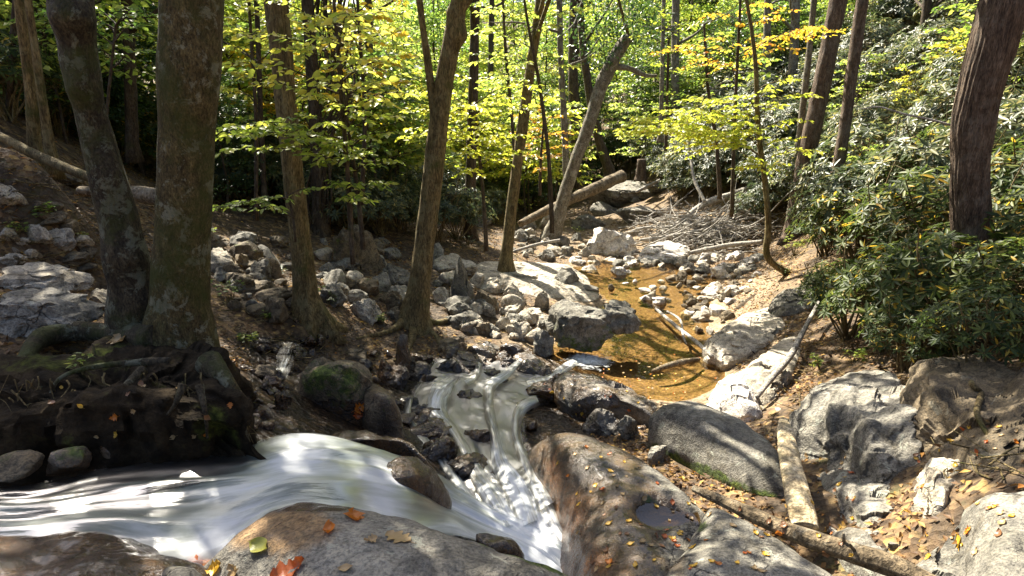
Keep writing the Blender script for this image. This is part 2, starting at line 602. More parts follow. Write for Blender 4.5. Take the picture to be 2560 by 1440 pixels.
def leaf_mat(name, stops, trans=0.5, rough=0.45, spec=0.4, tboost=1.9):
    m, nt = nodes_of(name)
    a = attr(nt, 'rnd').outputs['Fac']
    col = ramp(nt, a, stops)
    oi = N_(nt, 'ShaderNodeObjectInfo').outputs['Random']
    col = mixc(nt, 0.55, col, ramp(nt, oi, [(0, (.6, .68, .75)), (.35, (1.05, 1, .9)), (.7, (1.3, 1.12, .8)), (1, (.8, .95, .9))]), 'MULTIPLY')
    d = principled(nt, col, rough, None, spec)
    t = N_(nt, 'ShaderNodeBsdfTranslucent')
    lk(nt, mixc(nt, 1.0, col, (tboost, tboost * 1.02, tboost * 0.9), 'MULTIPLY'), t.inputs['Color'])
    mx = N_(nt, 'ShaderNodeMixShader')
    mx.inputs[0].default_value = trans
    lk(nt, d, mx.inputs[1])
    lk(nt, t.outputs[0], mx.inputs[2])
    out(nt, mx.outputs[0])
    return m


def even(*cs):
    n = len(cs)
    return [(i / (n - 1), c) for i, c in enumerate(cs)]


M['leaf_green'] = leaf_mat('green leaves', even((.055, .105, .022), (.11, .18, .035), (.20, .27, .05), (.34, .36, .07)))
M['leaf_yg'] = leaf_mat('yellow green leaves', even((.10, .16, .03), (.21, .28, .05), (.35, .39, .075), (.47, .44, .09)))
M['leaf_yellow'] = leaf_mat('yellow leaves', even((.20, .26, .03), (.34, .37, .04), (.47, .44, .06), (.50, .40, .05)))
M['leaf_gold'] = leaf_mat('golden leaves', even((.30, .27, .03), (.48, .37, .04), (.52, .34, .035), (.42, .24, .025)))
M['leaf_orange'] = leaf_mat('orange leaves', even((.40, .40, .05), (.50, .38, .04), (.54, .28, .03), (.50, .18, .02)))
M['leaf_brown'] = leaf_mat('ochre leaves', even((.16, .12, .02), (.28, .17, .03), (.34, .20, .03), (.22, .10, .02)))
M['leaf_dark'] = leaf_mat('dark glossy leaves', even((.018, .042, .012), (.03, .06, .018), (.045, .085, .022), (.08, .12, .03)), 0.3, 0.4, 0.45)
M['leaf_rhodo'] = leaf_mat('rhododendron leaves', [(0, (.020, .036, .009)), (.45, (.042, .066, .016)), (.8, (.082, .11, .027)), (.93, (.15, .17, .04)), (.97, (.38, .26, .03)), (1, (.46, .28, .03))], 0.35, 0.5, 0.22)
M['leaf_hill'] = leaf_mat('hillside leaves', [(0, (.03, .046, .022)), (.5, (.065, .088, .042)), (.8, (.11, .13, .06)), (1, (.26, .23, .08))], 0.35, 0.42, 0.35)
M['leaf_shade_canopy'] = leaf_mat('shade canopy leaves', even((.05, .10, .012), (.09, .15, .016), (.16, .22, .02), (.30, .30, .03)), 0.35)  # for the unseen clumps added to shade the ground
M['litter'] = leaf_mat('fallen leaves', [(0, (.035, .018, .009)), (.35, (.085, .045, .018)), (.65, (.15, .08, .028)), (.84, (.23, .13, .04)), (.95, (.40, .25, .045)), (1, (.36, .14, .03))], 0.15, 0.6, 0.3)


def flat_leaf(name, c1, c2):
    m, nt = nodes_of(name)
    p = pos(nt)
    col = mixc(nt, noise(nt, p, 45, 5, 0.65), c1, c2)
    d = principled(nt, col, 0.4, bump(nt, noise(nt, p, 90, 3), 0.4, 0.004), 0.5)
    t = N_(nt, 'ShaderNodeBsdfTranslucent')
    lk(nt, col, t.inputs['Color'])
    mx = N_(nt, 'ShaderNodeMixShader')
    mx.inputs[0].default_value = 0.3
    lk(nt, d, mx.inputs[1])
    lk(nt, t.outputs[0], mx.inputs[2])
    out(nt, mx.outputs[0])
    return m


M['fl_orange'] = flat_leaf('orange fallen leaf', (.62, .22, .02), (.45, .12, .015))
M['fl_yellow'] = flat_leaf('yellow fallen leaf', (.66, .42, .05), (.5, .28, .03))
M['fl_red'] = flat_leaf('red fallen leaf', (.42, .07, .02), (.5, .16, .03))
M['fl_tan'] = flat_leaf('tan fallen leaf', (.46, .33, .16), (.33, .21, .09))
M['fl_brown'] = flat_leaf('brown fallen leaf', (.25, .12, .05), (.16, .08, .035))
M['fl_green'] = flat_leaf('greenish fallen leaf', (.30, .32, .06), (.4, .36, .06))


def water_mat(name, tint, foamcol, streak=(1.4, 9.0), bumpd=0.02, amt=1.0, grough=0.08, gmul=1.0, lo=.12, hi=.95):
    m, nt = nodes_of(name)
    fl = attr(nt, 'flow').outputs['Vector']
    mp = N_(nt, 'ShaderNodeMapping')
    mp.inputs['Scale'].default_value = (streak[0], streak[1], 1)
    lk(nt, fl, mp.inputs['Vector'])
    n1 = noise(nt, mp.outputs[0], 1.0, 5, 0.6, 0.6)
    mp2 = N_(nt, 'ShaderNodeMapping')
    mp2.inputs['Scale'].default_value = (streak[0] * 2.5, streak[1] * 4, 1)
    lk(nt, fl, mp2.inputs['Vector'])
    n2 = noise(nt, mp2.outputs[0], 1.0, 3, 0.6, 0.3)
    f = attr(nt, 'foam').outputs['Fac']
    s = math_(nt, 'ADD', math_(nt, 'MULTIPLY', math_(nt, 'SUBTRACT', n1, 0.5), 1.5 * amt), math_(nt, 'MULTIPLY', math_(nt, 'SUBTRACT', n2, 0.5), 0.55 * amt))
    ff = math_(nt, 'ADD', f, s)
    fac = ramp(nt, ff, [(max(lo, 0), (0, 0, 0)), (max(lo, 0) * .5 + hi * .5 - .05, (.42, .42, .42)), (min(hi, 1.0), (1, 1, 1))])
    p = pos(nt)
    nb = bump(nt, math_(nt, 'ADD', n1, math_(nt, 'MULTIPLY', n2, 0.4)), 0.6, bumpd)
    gl = N_(nt, 'ShaderNodeBsdfGlossy')
    gl.inputs['Roughness'].default_value = grough
    lk(nt, nb, gl.inputs['Normal'])
    tr = N_(nt, 'ShaderNodeBsdfTransparent')
    tr.inputs['Color'].default_value = (*tint, 1)
    fr = N_(nt, 'ShaderNodeFresnel')
    fr.inputs['IOR'].default_value = 1.33
    lk(nt, nb, fr.inputs['Normal'])
    w = N_(nt, 'ShaderNodeMixShader')
    lk(nt, math_(nt, 'MULTIPLY', fr.outputs[0], gmul), w.inputs[0])
    lk(nt, tr.outputs[0], w.inputs[1])
    lk(nt, gl.outputs[0], w.inputs[2])
    fcol = mixc(nt, ramp(nt, ff, [(0.35, (0, 0, 0)), (1.0, (1, 1, 1))]), foamcol, (.86, .88, .88))
    d = principled(nt, fcol, 0.7, nb, 0.15)
    t = N_(nt, 'ShaderNodeBsdfTranslucent')
    lk(nt, fcol, t.inputs['Color'])
    fm = N_(nt, 'ShaderNodeMixShader')
    fm.inputs[0].default_value = 0.3
    lk(nt, d, fm.inputs[1])
    lk(nt, t.outputs[0], fm.inputs[2])
    mx = N_(nt, 'ShaderNodeMixShader')
    lk(nt, fac, mx.inputs[0])
    lk(nt, w.outputs[0], mx.inputs[1])
    lk(nt, fm.outputs[0], mx.inputs[2])
    # the film thins out to nothing along its margins
    ed = math_(nt, 'ADD', attr(nt, 'edge').outputs['Fac'], math_(nt, 'MULTIPLY', math_(nt, 'SUBTRACT', n1, 0.5), 0.9))
    t0 = N_(nt, 'ShaderNodeBsdfTransparent')
    me_ = N_(nt, 'ShaderNodeMixShader')
    lk(nt, ramp(nt, ed, [(0.1, (0, 0, 0)), (0.45, (1, 1, 1))]), me_.inputs[0])
    lk(nt, t0.outputs[0], me_.inputs[1])
    lk(nt, mx.outputs[0], me_.inputs[2])
    out(nt, me_.outputs[0])
    return m


M['white_water'] = water_mat('white water', (.5, .5, .42), (.50, .57, .47), (0.9, 6.0), .012, 1.25, .3, .5, 0, 1.0)
M['cascade'] = water_mat('broken cascade water', (.55, .52, .45), (.60, .63, .58), (1.6, 22.0), .012, 1.7, .4, .35, .22, 1.0)


def pool_mat():
    m, nt = nodes_of('clear amber water')
    p = pos(nt)
    mp = N_(nt, 'ShaderNodeMapping')
    mp.inputs['Scale'].default_value = (1, 0.75, 1)
    lk(nt, p, mp.inputs['Vector'])
    h = math_(nt, 'ADD', noise(nt, mp.outputs[0], 5, 3, 0.5, 0.5), math_(nt, 'MULTIPLY', noise(nt, mp.outputs[0], 17, 2, 0.5), 0.35))
    nb = bump(nt, h, 0.35, 0.03)
    gl = N_(nt, 'ShaderNodeBsdfGlossy')
    gl.inputs['Roughness'].default_value = 0.04
    lk(nt, nb, gl.inputs['Normal'])
    tr = N_(nt, 'ShaderNodeBsdfTransparent')
    tr.inputs['Color'].default_value = (.78, .67, .47, 1)
    fr = N_(nt, 'ShaderNodeFresnel')
    fr.inputs['IOR'].default_value = 1.33
    lk(nt, nb, fr.inputs['Normal'])
    w = N_(nt, 'ShaderNodeMixShader')
    lk(nt, fr.outputs[0], w.inputs[0])
    lk(nt, tr.outputs[0], w.inputs[1])
    lk(nt, gl.outputs[0], w.inputs[2])
    # froth where the cascade enters
    f = attr(nt, 'foam').outputs['Fac']
    ff = math_(nt, 'ADD', f, math_(nt, 'MULTIPLY', math_(nt, 'SUBTRACT', noise(nt, p, 9, 5, 0.65, 0.8), 0.5), 1.3))
    fac = math_(nt, 'MULTIPLY', ramp(nt, ff, [(0.4, (0, 0, 0)), (1.15, (1, 1, 1))]), math_(nt, 'MULTIPLY', f, 3.0, clamp=True))
    d = principled(nt, (.85, .87, .87), 0.6, nb, 0.3)
    mx = N_(nt, 'ShaderNodeMixShader')
    lk(nt, fac, mx.inputs[0])
    lk(nt, w.outputs[0], mx.inputs[1])
    lk(nt, d, mx.inputs[2])
    out(nt, mx.outputs[0])
    return m


M['pool'] = pool_mat()

# ------------------------------------------------------------------ ground mesh
front = np.linspace(R(-58), R(58), 460)
rear = np.linspace(R(58), R(302), 50)[1:-1]
angs = np.concatenate([front, rear])
rings = np.concatenate([np.geomspace(0.6, 30, 330), np.geomspace(30, 220, 50)[1:]])
na, nr = len(angs), len(rings)
X = rings[:, None] * np.sin(angs)[None, :]
Y = rings[:, None] * np.cos(angs)[None, :]
Z = ground_z(X, Y)
GV = np.stack([X, Y, Z], -1).reshape(-1, 3)
i, j = np.meshgrid(np.arange(nr - 1), np.arange(na), indexing='ij')
j2 = (j + 1) % na
GQ = np.stack([i * na + j, (i + 1) * na + j, (i + 1) * na + j2, i * na + j2], -1).reshape(-1, 4)
GV = np.vstack([GV, [0, 0, float(ground_z(0.0, 0.0))]])
jj = np.arange(na)
GT = np.stack([np.full(na, len(GV) - 1), jj, (jj + 1) % na], 1)
cx = np.array(CREEK_XY)
bed = np.zeros(len(GV))
# gravel bed: creek and its margins
dmin = np.full(len(GV), 9.0)
for k in range(len(cx)):
    a, b = cx[k], cx[(k + 1) % len(cx)]
    ab = b - a
    t = np.clip(((GV[:, :2] - a) @ ab) / (ab @ ab), 0, 1)
    dmin = np.minimum(dmin, np.linalg.norm(GV[:, :2] - (a + t[:, None] * ab), axis=1))
dmin = np.where(in_poly(GV[:, :2], CREEK_XY), 0, dmin)
bed = np.clip(1.2 - dmin / 1.1 + 0.5 * fbm(GV * 1.7, 3, 21), 0, 1)
far_bed = np.exp(-(((GV[:, 0] - 3.6) / 2.8) ** 2 + ((GV[:, 1] - 19) / 4.5) ** 2))
bed = np.clip(bed + far_bed * 0.9, 0, 1)
gpx = to_px(GV)
WETP = [(-600, 1080), (620, 1060), (620, 840), (800, 840), (900, 1000), (1040, 900), (1290, 860), (1500, 930), (1640, 1020), (1420, 1090), (1500, 1700), (-600, 1700)]
gwet = np.where(in_poly(gpx, WETP) & (GV[:, 1] > .4) & (GV[:, 1] < 12), 1.0, 0.0)
gwet = np.clip(gwet + .0, 0, 1)
tag(mesh_obj('ground', GV, GT, GQ, M['ground'], attrs={'bed': bed, 'wet': gwet}), kind='structure')


# ------------------------------------------------------------------ rocks
_ico = {}


def ico(n):
    if n not in _ico:
        import bmesh
        bm = bmesh.new()
        bmesh.ops.create_icosphere(bm, subdivisions=n, radius=1)
        V = np.array([v.co[:] for v in bm.verts])
        T = np.array([[v.index for v in f.verts] for f in bm.faces])
        bm.free()
        _ico[n] = (V / np.linalg.norm(V, axis=1)[:, None], T)
    return _ico[n]


def facets(V, scale, amt, seed):
    """broken stone: each Voronoi cell is shifted along and tilted about its own direction"""
    g = np.random.default_rng(seed)
    lo, hi = V.min(0) - scale, V.max(0) + scale
    n = int(min(400, max(12, np.prod((hi - lo) / scale))))
    S = g.uniform(lo, hi, (n, 3))
    Dn = unit(g.normal(size=(n, 3)))
    off = g.uniform(-.5, .5, n)
    o = np.empty(len(V))
    for i in range(0, len(V), 8000):
        q = V[i:i + 8000] + 0.12 * scale * np.stack([vnoise(V[i:i + 8000] * 3 / scale, seed + 1 + a) for a in range(3)], 1)
        d = ((q[:, None] - S[None]) ** 2).sum(2)
        k = d.argmin(1)
        o[i:i + 8000] = off[k] + ((q - S[k]) * Dn[k]).sum(1) / scale * 1.3
    return o * amt


def sharpen(o, deg=24):
    try:
        o.data.set_sharp_from_angle(angle=R(deg))
    except Exception:
        pass


def rock_shape(seed, dims, res=4, sharp=16, planes=11, rough=0.06, flat_top=None, pl=None):
    V, T = ico(res)
    sharp = int(sharp * 2.2)
    planes = 9
    g = np.random.default_rng(seed)
    nn = unit(g.normal(size=(planes, 3)))
    hh = g.uniform(0.62, 1.0, planes)
    if flat_top is not None:
        nn = np.vstack([nn, unit(np.array(flat_top))])
        hh = np.append(hh, 0.55)
    if pl is not None:
        pl = np.array(pl, float)
        nn = np.vstack([unit(pl[:, :3]), nn[:3]])
        hh = np.concatenate([pl[:, 3], hh[:3] * .35 + .65])
    d = np.maximum(V @ nn.T, 0) / hh[None, :]
    r = ((d ** sharp).sum(1) + 0.75 ** sharp) ** (-1.0 / sharp)
    P = V * r[:, None]
    P = P * (1 + rough * fbm(P * 2.2 + seed, 4, seed % 97)[:, None])
    st = np.sin((P @ unit(g.normal(size=3) + np.array([0, 0, 2.0]))) * 11 + 2 * fbm(P * 2, 2, seed % 31))
    P = P * (1 + rough * 0.22 * st[:, None])
    if res >= 4 and sharp > 30:
        P = P + V * facets(P, 0.55, 0.11, seed % 991)[:, None]
    P /= np.abs(P).max(0)
    return P * np.asarray(dims)[None, :], T


ROCKN = [0]


def rock(px, py, w, h, label, mat='rock_grey', name='rock', group=None, sharp=18, moss=0.0, wet=0.0, rotz=None, depth=0.85, ft=None,
         seed=None, mossup=True, cat='rock', res=None, tall=1.0, y=None, tilt=(0, 0), rough=0.06, pl=None, lift=0.0, z=None):
    ROCKN[0] += 1
    seed = seed or 100 + ROCKN[0] * 7
    g = np.random.default_rng(seed)
    if z is not None:
        b = at_z(px, py + 0.22 * h, z)
    elif y is None:
        b = hit(px, min(py + 0.22 * h, 1700))
    else:
        b = at_y(px, py + 0.22 * h, y)
    dep = b[1] * CT - b[2] * ST
    W = w * dep / FPX
    H = max(h * dep / FPX * 0.95 * tall, W * 0.25)
    dims = np.array([W / 2, W / 2 * depth, H * 0.66])
    if res is None:
        res = 5 if w > 110 else (4 if w > 34 else 3)
    V, T = rock_shape(seed, dims, res, sharp, 11, rough, ft, pl)
    a = g.uniform(-0.5, 0.5) if rotz is None else rotz
    ca, sa = math.cos(a), math.sin(a)
    V = V @ np.array([[ca, sa, 0], [-sa, ca, 0], [0, 0, 1]])
    if tilt != (0, 0):
        tx, ty = tilt
        V[:, 0] += V[:, 2] * tx
        V[:, 2] += V[:, 0] * ty
    up = V[:, 2] / (dims[2] + 1e-6)
    mo = np.full(len(V), moss) * (np.clip(0.6 + 0.5 * up, 0, 1) if mossup else np.clip(0.7 - 0.4 * up, 0, 1))
    we = np.full(len(V), wet)
    loc = b + np.array([0, 0.0, H * 0.2 + lift])
    o = mesh_obj(name, V, T, None, M[mat], None, True, {'moss': mo, 'wet': we})
    if sharp > 15:
        sharpen(o)
    o.location = loc
    tag(o, label, cat, group)
    return o


def outline_rock(name, label, pts, mat, centre, dome=0.12, depth=0.5, moss=None, wet=None, rough=0.03, edge=0.10, rings_=46, seg=150, seed=1,
                 under=0.92, cat='boulder', extra=None, pw=2.0, chip=0.0, chips=0.22, stain=None):
    """water-worn boulder: a star shaped outline (px, py, z of the rim) with a domed top and a skirt below"""
    B = np.array([at_z(a, b, c) for a, b, c in pts])
    c = at_z(*centre)
    m = len(B)
    ext = np.vstack([B, B[:1]])
    # closed catmull-rom
    t = np.linspace(0, m, seg, endpoint=False)
    i = t.astype(int)
    f = (t - i)[:, None]
    p0, p1, p2, p3 = B[(i - 1) % m], B[i % m], B[(i + 1) % m], B[(i + 2) % m]
    E = 0.5 * (2 * p1 + (p2 - p0) * f + (2 * p0 - 5 * p1 + 4 * p2 - p3) * f ** 2 + (3 * p1 - p0 - 3 * p2 + p3) * f ** 3)
    rr = np.linspace(0, 1, rings_)[1:]
    rr = 1 - (1 - rr) ** 1.35
    V = [c + np.array([0, 0, 0.0])]
    top = []
    for r in rr:
        xy = c[None, :2] + (E[:, :2] - c[None, :2]) * r
        z = c[2] * (1 - r ** pw) + E[:, 2] * r ** pw + dome * (1 - r ** 2.4) - edge * r ** 9
        top.append(np.column_stack([xy, z]))
    for k, s in enumerate(np.linspace(0, 1, 14)[1:]):
        xy = c[None, :2] + (E[:, :2] - c[None, :2]) * (1 + 0.03 * math.sin(s * 3.1) - (1 - under) * s)
        z = E[:, 2] - edge - depth * s
        top.append(np.column_stack([xy, z]))
    G = np.array(top)
    nr_ = len(G)
    V = np.vstack([[c + np.array([0, 0, dome])], G.reshape(-1, 3)])
    i, j = np.meshgrid(np.arange(nr_ - 1), np.arange(seg), indexing='ij')
    j2 = (j + 1) % seg
    Q = 1 + np.stack([i * seg + j, (i + 1) * seg + j, (i + 1) * seg + j2, i * seg + j2], -1).reshape(-1, 4)
    jj = np.arange(seg)
    T = np.stack([np.zeros(seg, int), 1 + jj, 1 + (jj + 1) % seg], 1)
    # displacement: along the radial/up direction
    out_ = V - (c - np.array([0, 0, 0.35]))
    out_ = unit(out_)
    n = fbm(V * 2.3 + seed, 5, seed) * rough * 1.6 + fbm(V * 9 + seed, 3, seed + 4) * rough * 0.3
    if extra is not None:
        n = n + extra(V)
    if chip:
        n = n + facets(V, chips, chip, seed + 9)
    V = V + out_ * n[:, None]
    pxy = to_px(V)
    at = {'moss': moss(V, pxy) if moss else np.zeros(len(V)), 'wet': wet(V, pxy) if wet else np.zeros(len(V)), 'stain': stain(V, pxy) if stain else np.zeros(len(V))}
    loc = V.mean(0)
    # winding: outline given in either sense
    area = np.sum(E[:, 0] * np.roll(E[:, 1], -1) - np.roll(E[:, 0], -1) * E[:, 1])
    if area < 0:
        Q, T = Q[:, ::-1], T[:, ::-1]
    o = mesh_obj(name, V, T, Q, M[mat], None, True, at, loc)
    if chip:
        sharpen(o, 30)
    return tag(o, label, cat)


def blob(pxy, x, y, rx, ry):
    return np.exp(-(((pxy[:, 0] - x) / rx) ** 2 + ((pxy[:, 1] - y) / ry) ** 2))



# ================================================================== big rocks
def wet_slab(V, p):
    return 1.3 * blob(p, 1430, 1290, 200, 230) + 0.55 * blob(p, 1650, 1290, 90, 60) + 0.6 * blob(p, 1380, 1420, 260, 60) + 0.35 * blob(p, 1500, 1120, 160, 60)


def slab_hollow(V):
    p = to_px(V)
    return -0.16 * np.exp(-(((p[:, 0] - 1665) / 78) ** 2 + ((p[:, 1] - 1278) / 44) ** 2) ** 2) - 0.10 * np.exp(-(((p[:, 0] - 1670) / 36) ** 2 + ((p[:, 1] - 1345) / 30) ** 2))


outline_rock('boulder', 'broad wet brown slab strewn with small yellow leaves beside the white water',
             [(1320, 1105, -2.88), (1390, 1065, -2.72), (1490, 1082, -2.62), (1610, 1135, -2.55), (1720, 1205, -2.5), (1770, 1245, -2.46), (1775, 1300, -2.5), (1700, 1400, -2.45),
              (1640, 1520, -2.4), (1480, 1500, -2.6), (1410, 1400, -2.8), (1380, 1290, -2.92), (1330, 1190, -2.95)], 'rock_grey', (1560, 1240, -2.54), dome=0.045,
             depth=0.6, wet=wet_slab, moss=lambda V, p: 0.6 * blob(p, 1620, 1255, 40, 30), rough=0.02, edge=0.09, seed=3, stain=lambda V, p: .8 * blob(p, 1400, 1290, 90, 200) + .55 * blob(p, 1500, 1420, 160, 60), extra=slab_hollow, rings_=80, seg=220)
outline_rock('boulder', 'smooth grey slab under the long fallen log at the bottom edge',
             [(1770, 1255, -2.46), (1850, 1285, -2.44), (1930, 1330, -2.42), (2020, 1385, -2.4), (2110, 1445, -2.38), (2160, 1540, -2.3), (1900, 1580, -2.2), (1650, 1540, -2.32),
              (1640, 1450, -2.44), (1695, 1375, -2.47), (1738, 1305, -2.49)], 'rock_grey', (1850, 1400, -2.36), dome=0.04, depth=0.6,
             moss=lambda V, p: 0.75 * blob(p, 1745, 1315, 60, 22), wet=lambda V, p: 0.5 * blob(p, 1690, 1420, 60, 60), rough=0.02, edge=0.08, seed=5)
outline_rock('boulder', 'large rounded grey boulder with a mossy dark underside beside the split log',
             [(1628, 1040, -2.82), (1655, 1006, -2.74), (1730, 998, -2.70), (1810, 1020, -2.66), (1890, 1058, -2.64), (1945, 1112, -2.64), (1966, 1185, -2.70),
              (1962, 1225, -2.76), (1890, 1218, -2.80), (1800, 1178, -2.86), (1720, 1125, -2.90), (1650, 1078, -2.90)], 'rock_grey', (1800, 1092, -2.74), dome=0.08, depth=0.5,
             moss=lambda V, p: np.clip((p[:, 1] - (1085 + (p[:, 0] - 1640) * 0.43)) / 50, 0, 0.85), rough=0.022, edge=0.06, seed=8, pw=2.6)
outline_rock('boulder', 'nearest brown and grey rock with large fallen leaves and a moss stripe',
             [(470, 1420, -1.72), (520, 1352, -1.66), (610, 1285, -1.62), (720, 1242, -1.60), (860, 1255, -1.58), (1000, 1280, -1.58), (1120, 1315, -1.60), (1240, 1362, -1.64),
              (1370, 1412, -1.7), (1500, 1462, -1.74), (1560, 1560, -1.8), (1200, 1750, -1.7), (800, 1780, -1.6), (560, 1600, -1.68)], 'rock_grey', (940, 1480, -1.50), dome=0.06,
             depth=0.9, moss=lambda V, p: 0.95 * np.exp(-(((p[:, 1] - (1365 + (p[:, 0] - 1250) * 0.37)) / 22) ** 2)) * (p[:, 0] > 1190) * (p[:, 0] < 1560) + 0.3 * blob(p, 880, 1262, 170, 12),
             wet=lambda V, p: 0.35 * blob(p, 640, 1330, 150, 75) + 1.0 * blob(p, 800, 1258, 320, 22) + .4 * blob(p, 800, 1340, 160, 30), rough=0.018, edge=0.09, seed=11, stain=lambda V, p: .95 * blob(p, 690, 1320, 210, 75), rings_=80, seg=220)
outline_rock('boulder', 'dark wet rock at the lower left corner below the pale stream',
             [(-320, 1322, -1.66), (-100, 1318, -1.64), (100, 1316, -1.62), (230, 1312, -1.60), (330, 1318, -1.60), (405, 1348, -1.62), (470, 1378, -1.64), (530, 1430, -1.66), (540, 1560, -1.7),
              (200, 1750, -1.6), (-300, 1700, -1.6)], 'rock_brown', (100, 1500, -1.52), dome=0.05, depth=0.7, wet=lambda V, p: np.full(len(V), 0.75), moss=lambda V, p: np.full(len(V), .2), rough=0.03, edge=0.07, seed=13)
outline_rock('boulder', 'small grey stone behind the red leaves at the bottom edge', [(400, 1432, -1.52), (440, 1415, -1.5), (490, 1420, -1.5), (520, 1450, -1.5), (500, 1500, -1.5), (420, 1490, -1.5)],
             'rock_grey', (460, 1450, -1.46), dome=0.02, depth=0.2, rough=0.012, edge=0.02, seed=15, rings_=20, seg=60)


def lumpy(a, s, sd):
    return lambda V: a * fbm(V * s, 4, sd)


outline_rock('boulder', 'pale knobbly rock mass with cracked ledges right of the split log',
             [(1985, 1120, -2.80), (2000, 1010, -2.58), (2055, 962, -2.50), (2130, 940, -2.42), (2235, 918, -2.24), (2300, 985, -2.12), (2300, 1090, -2.22), (2270, 1190, -2.44), (2215, 1260, -2.58),
              (2120, 1215, -2.74), (2050, 1165, -2.80)], 'rock_grey', (2140, 1050, -2.38), dome=0.10, depth=0.5, rough=0.06, edge=0.05, chip=.03, chips=.3, seed=17, extra=lumpy(0.05, 5, 41),
             moss=lambda V, p: 0.35 * blob(p, 2240, 1100, 60, 120), rings_=70, seg=200)
outline_rock('boulder', 'rounded grey block with leaves around it below the pale knobbly rock',
             [(2060, 1180, -2.74), (2150, 1155, -2.64), (2250, 1165, -2.50), (2295, 1260, -2.50), (2270, 1365, -2.58), (2190, 1380, -2.66), (2095, 1300, -2.74)], 'rock_grey', (2175, 1262, -2.58), dome=0.06,
             depth=0.4, rough=0.04, edge=0.05, chip=.03, seed=19, moss=lambda V, p: 0.6 * blob(p, 2160, 1300, 40, 50))
outline_rock('boulder', 'ribbed grey ridge of rock standing on the right bank',
             [(2285, 1260, -2.46), (2300, 1165, -2.28), (2345, 1118, -2.16), (2420, 1128, -2.08), (2425, 1190, -2.14), (2400, 1270, -2.28), (2385, 1350, -2.42), (2350, 1425, -2.5), (2300, 1410, -2.54), (2270, 1330, -2.52)],
             'rock_pale', (2348, 1240, -2.22), dome=0.07, depth=0.4, rough=0.06, edge=0.05, chip=.03, chips=.2, seed=23, extra=lumpy(0.045, 6, 47))
outline_rock('boulder', 'large grey boulder cut by the lower right corner of the photo',
             [(2362, 1440, -2.40), (2400, 1306, -2.18), (2480, 1240, -2.02), (2620, 1205, -1.9), (2720, 1300, -1.85), (2720, 1500, -1.9), (2560, 1600, -1.95), (2400, 1520, -2.15)], 'rock_grey', (2540, 1390, -1.98),
             dome=0.09, depth=0.5, rough=0.04, edge=0.07, seed=27, moss=lambda V, p: 0.25 * blob(p, 2600, 1400, 90, 90))
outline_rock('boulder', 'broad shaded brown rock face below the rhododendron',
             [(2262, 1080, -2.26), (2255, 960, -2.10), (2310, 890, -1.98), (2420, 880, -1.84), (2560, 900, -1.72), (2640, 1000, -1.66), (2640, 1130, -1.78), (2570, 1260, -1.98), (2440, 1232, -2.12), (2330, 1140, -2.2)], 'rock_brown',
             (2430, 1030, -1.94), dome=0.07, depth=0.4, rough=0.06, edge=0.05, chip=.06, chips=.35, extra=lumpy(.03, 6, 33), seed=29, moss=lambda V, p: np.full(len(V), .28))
outline_rock('boulder', 'low grey bedrock between the ribbed ridge and the long log',
             [(2075, 1330, -2.61), (2130, 1310, -2.57), (2200, 1375, -2.50), (2290, 1400, -2.41), (2380, 1340, -2.25), (2440, 1260, -2.07), (2480, 1290, -2.05), (2440, 1380, -2.19), (2400, 1480, -2.27), (2320, 1560, -2.31), (2200, 1470, -2.43), (2120, 1400, -2.53)], 'rock_grey',
             (2270, 1440, -2.35), dome=0.05, depth=0.3, rough=0.05, edge=0.04, chip=.04, chips=.3, seed=91, moss=lambda V, p: np.full(len(V), .15))
# bedrock strips beside the pool
outline_rock('boulder', 'tilted flat grey ledge with two shadow bands right of the pool',
             [(1757, 858, -3.3), (1800, 820, -3.2), (1862, 780, -3.1), (1935, 760, -3.0), (1968, 795, -2.98), (1932, 845, -3.06), (1840, 890, -3.26), (1790, 886, -3.32)], 'rock_pale', (1865, 832, -3.1), dome=0.04, depth=0.5,
             rough=0.025, edge=0.06, chip=.035, chips=.3, seed=31)
outline_rock('boulder', 'long ledge of pale bedrock behind the propped dead branch',
             [(1815, 960, -3.24), (1850, 925, -3.14), (1905, 880, -3.02), (1978, 828, -2.92), (2010, 850, -2.86), (1985, 920, -2.94), (1940, 985, -3.04), (1890, 1010, -3.14), (1840, 1000, -3.22)], 'rock_pale',
             (1910, 925, -3.0), dome=0.05, depth=0.5, rough=0.03, edge=0.07, chip=.035, chips=.3, seed=33)
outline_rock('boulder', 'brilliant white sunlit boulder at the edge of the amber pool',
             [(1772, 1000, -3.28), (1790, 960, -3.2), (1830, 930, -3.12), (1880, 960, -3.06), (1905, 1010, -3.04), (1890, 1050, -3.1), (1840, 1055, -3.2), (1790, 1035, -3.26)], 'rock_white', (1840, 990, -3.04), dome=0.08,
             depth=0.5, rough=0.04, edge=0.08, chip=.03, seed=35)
outline_rock('boulder', 'flat topped grey rock at the foot of the rhododendron bank', [(1925, 755, -2.9), (1960, 725, -2.82), (2020, 715, -2.72), (2060, 735, -2.66), (2030, 765, -2.76), (1960, 778, -2.88)], 'rock_grey',
             (1995, 745, -2.74), dome=0.05, depth=0.4, rough=0.03, edge=0.07, chip=.03, seed=37)
outline_rock('boulder', 'wide flat sheet of pale bedrock beside the thin tree by the creek',
             [(1200, 700, -3.24), (1195, 655, -3.12), (1250, 648, -3.12), (1330, 650, -3.18), (1410, 655, -3.24), (1450, 675, -3.3), (1495, 725, -3.42), (1480, 745, -3.44), (1400, 745, -3.4), (1310, 735, -3.36)],
             'rock_pale', (1350, 695, -3.26), dome=0.03, depth=0.4, rough=0.03, edge=0.06, chip=.03, chips=.5, seed=39)
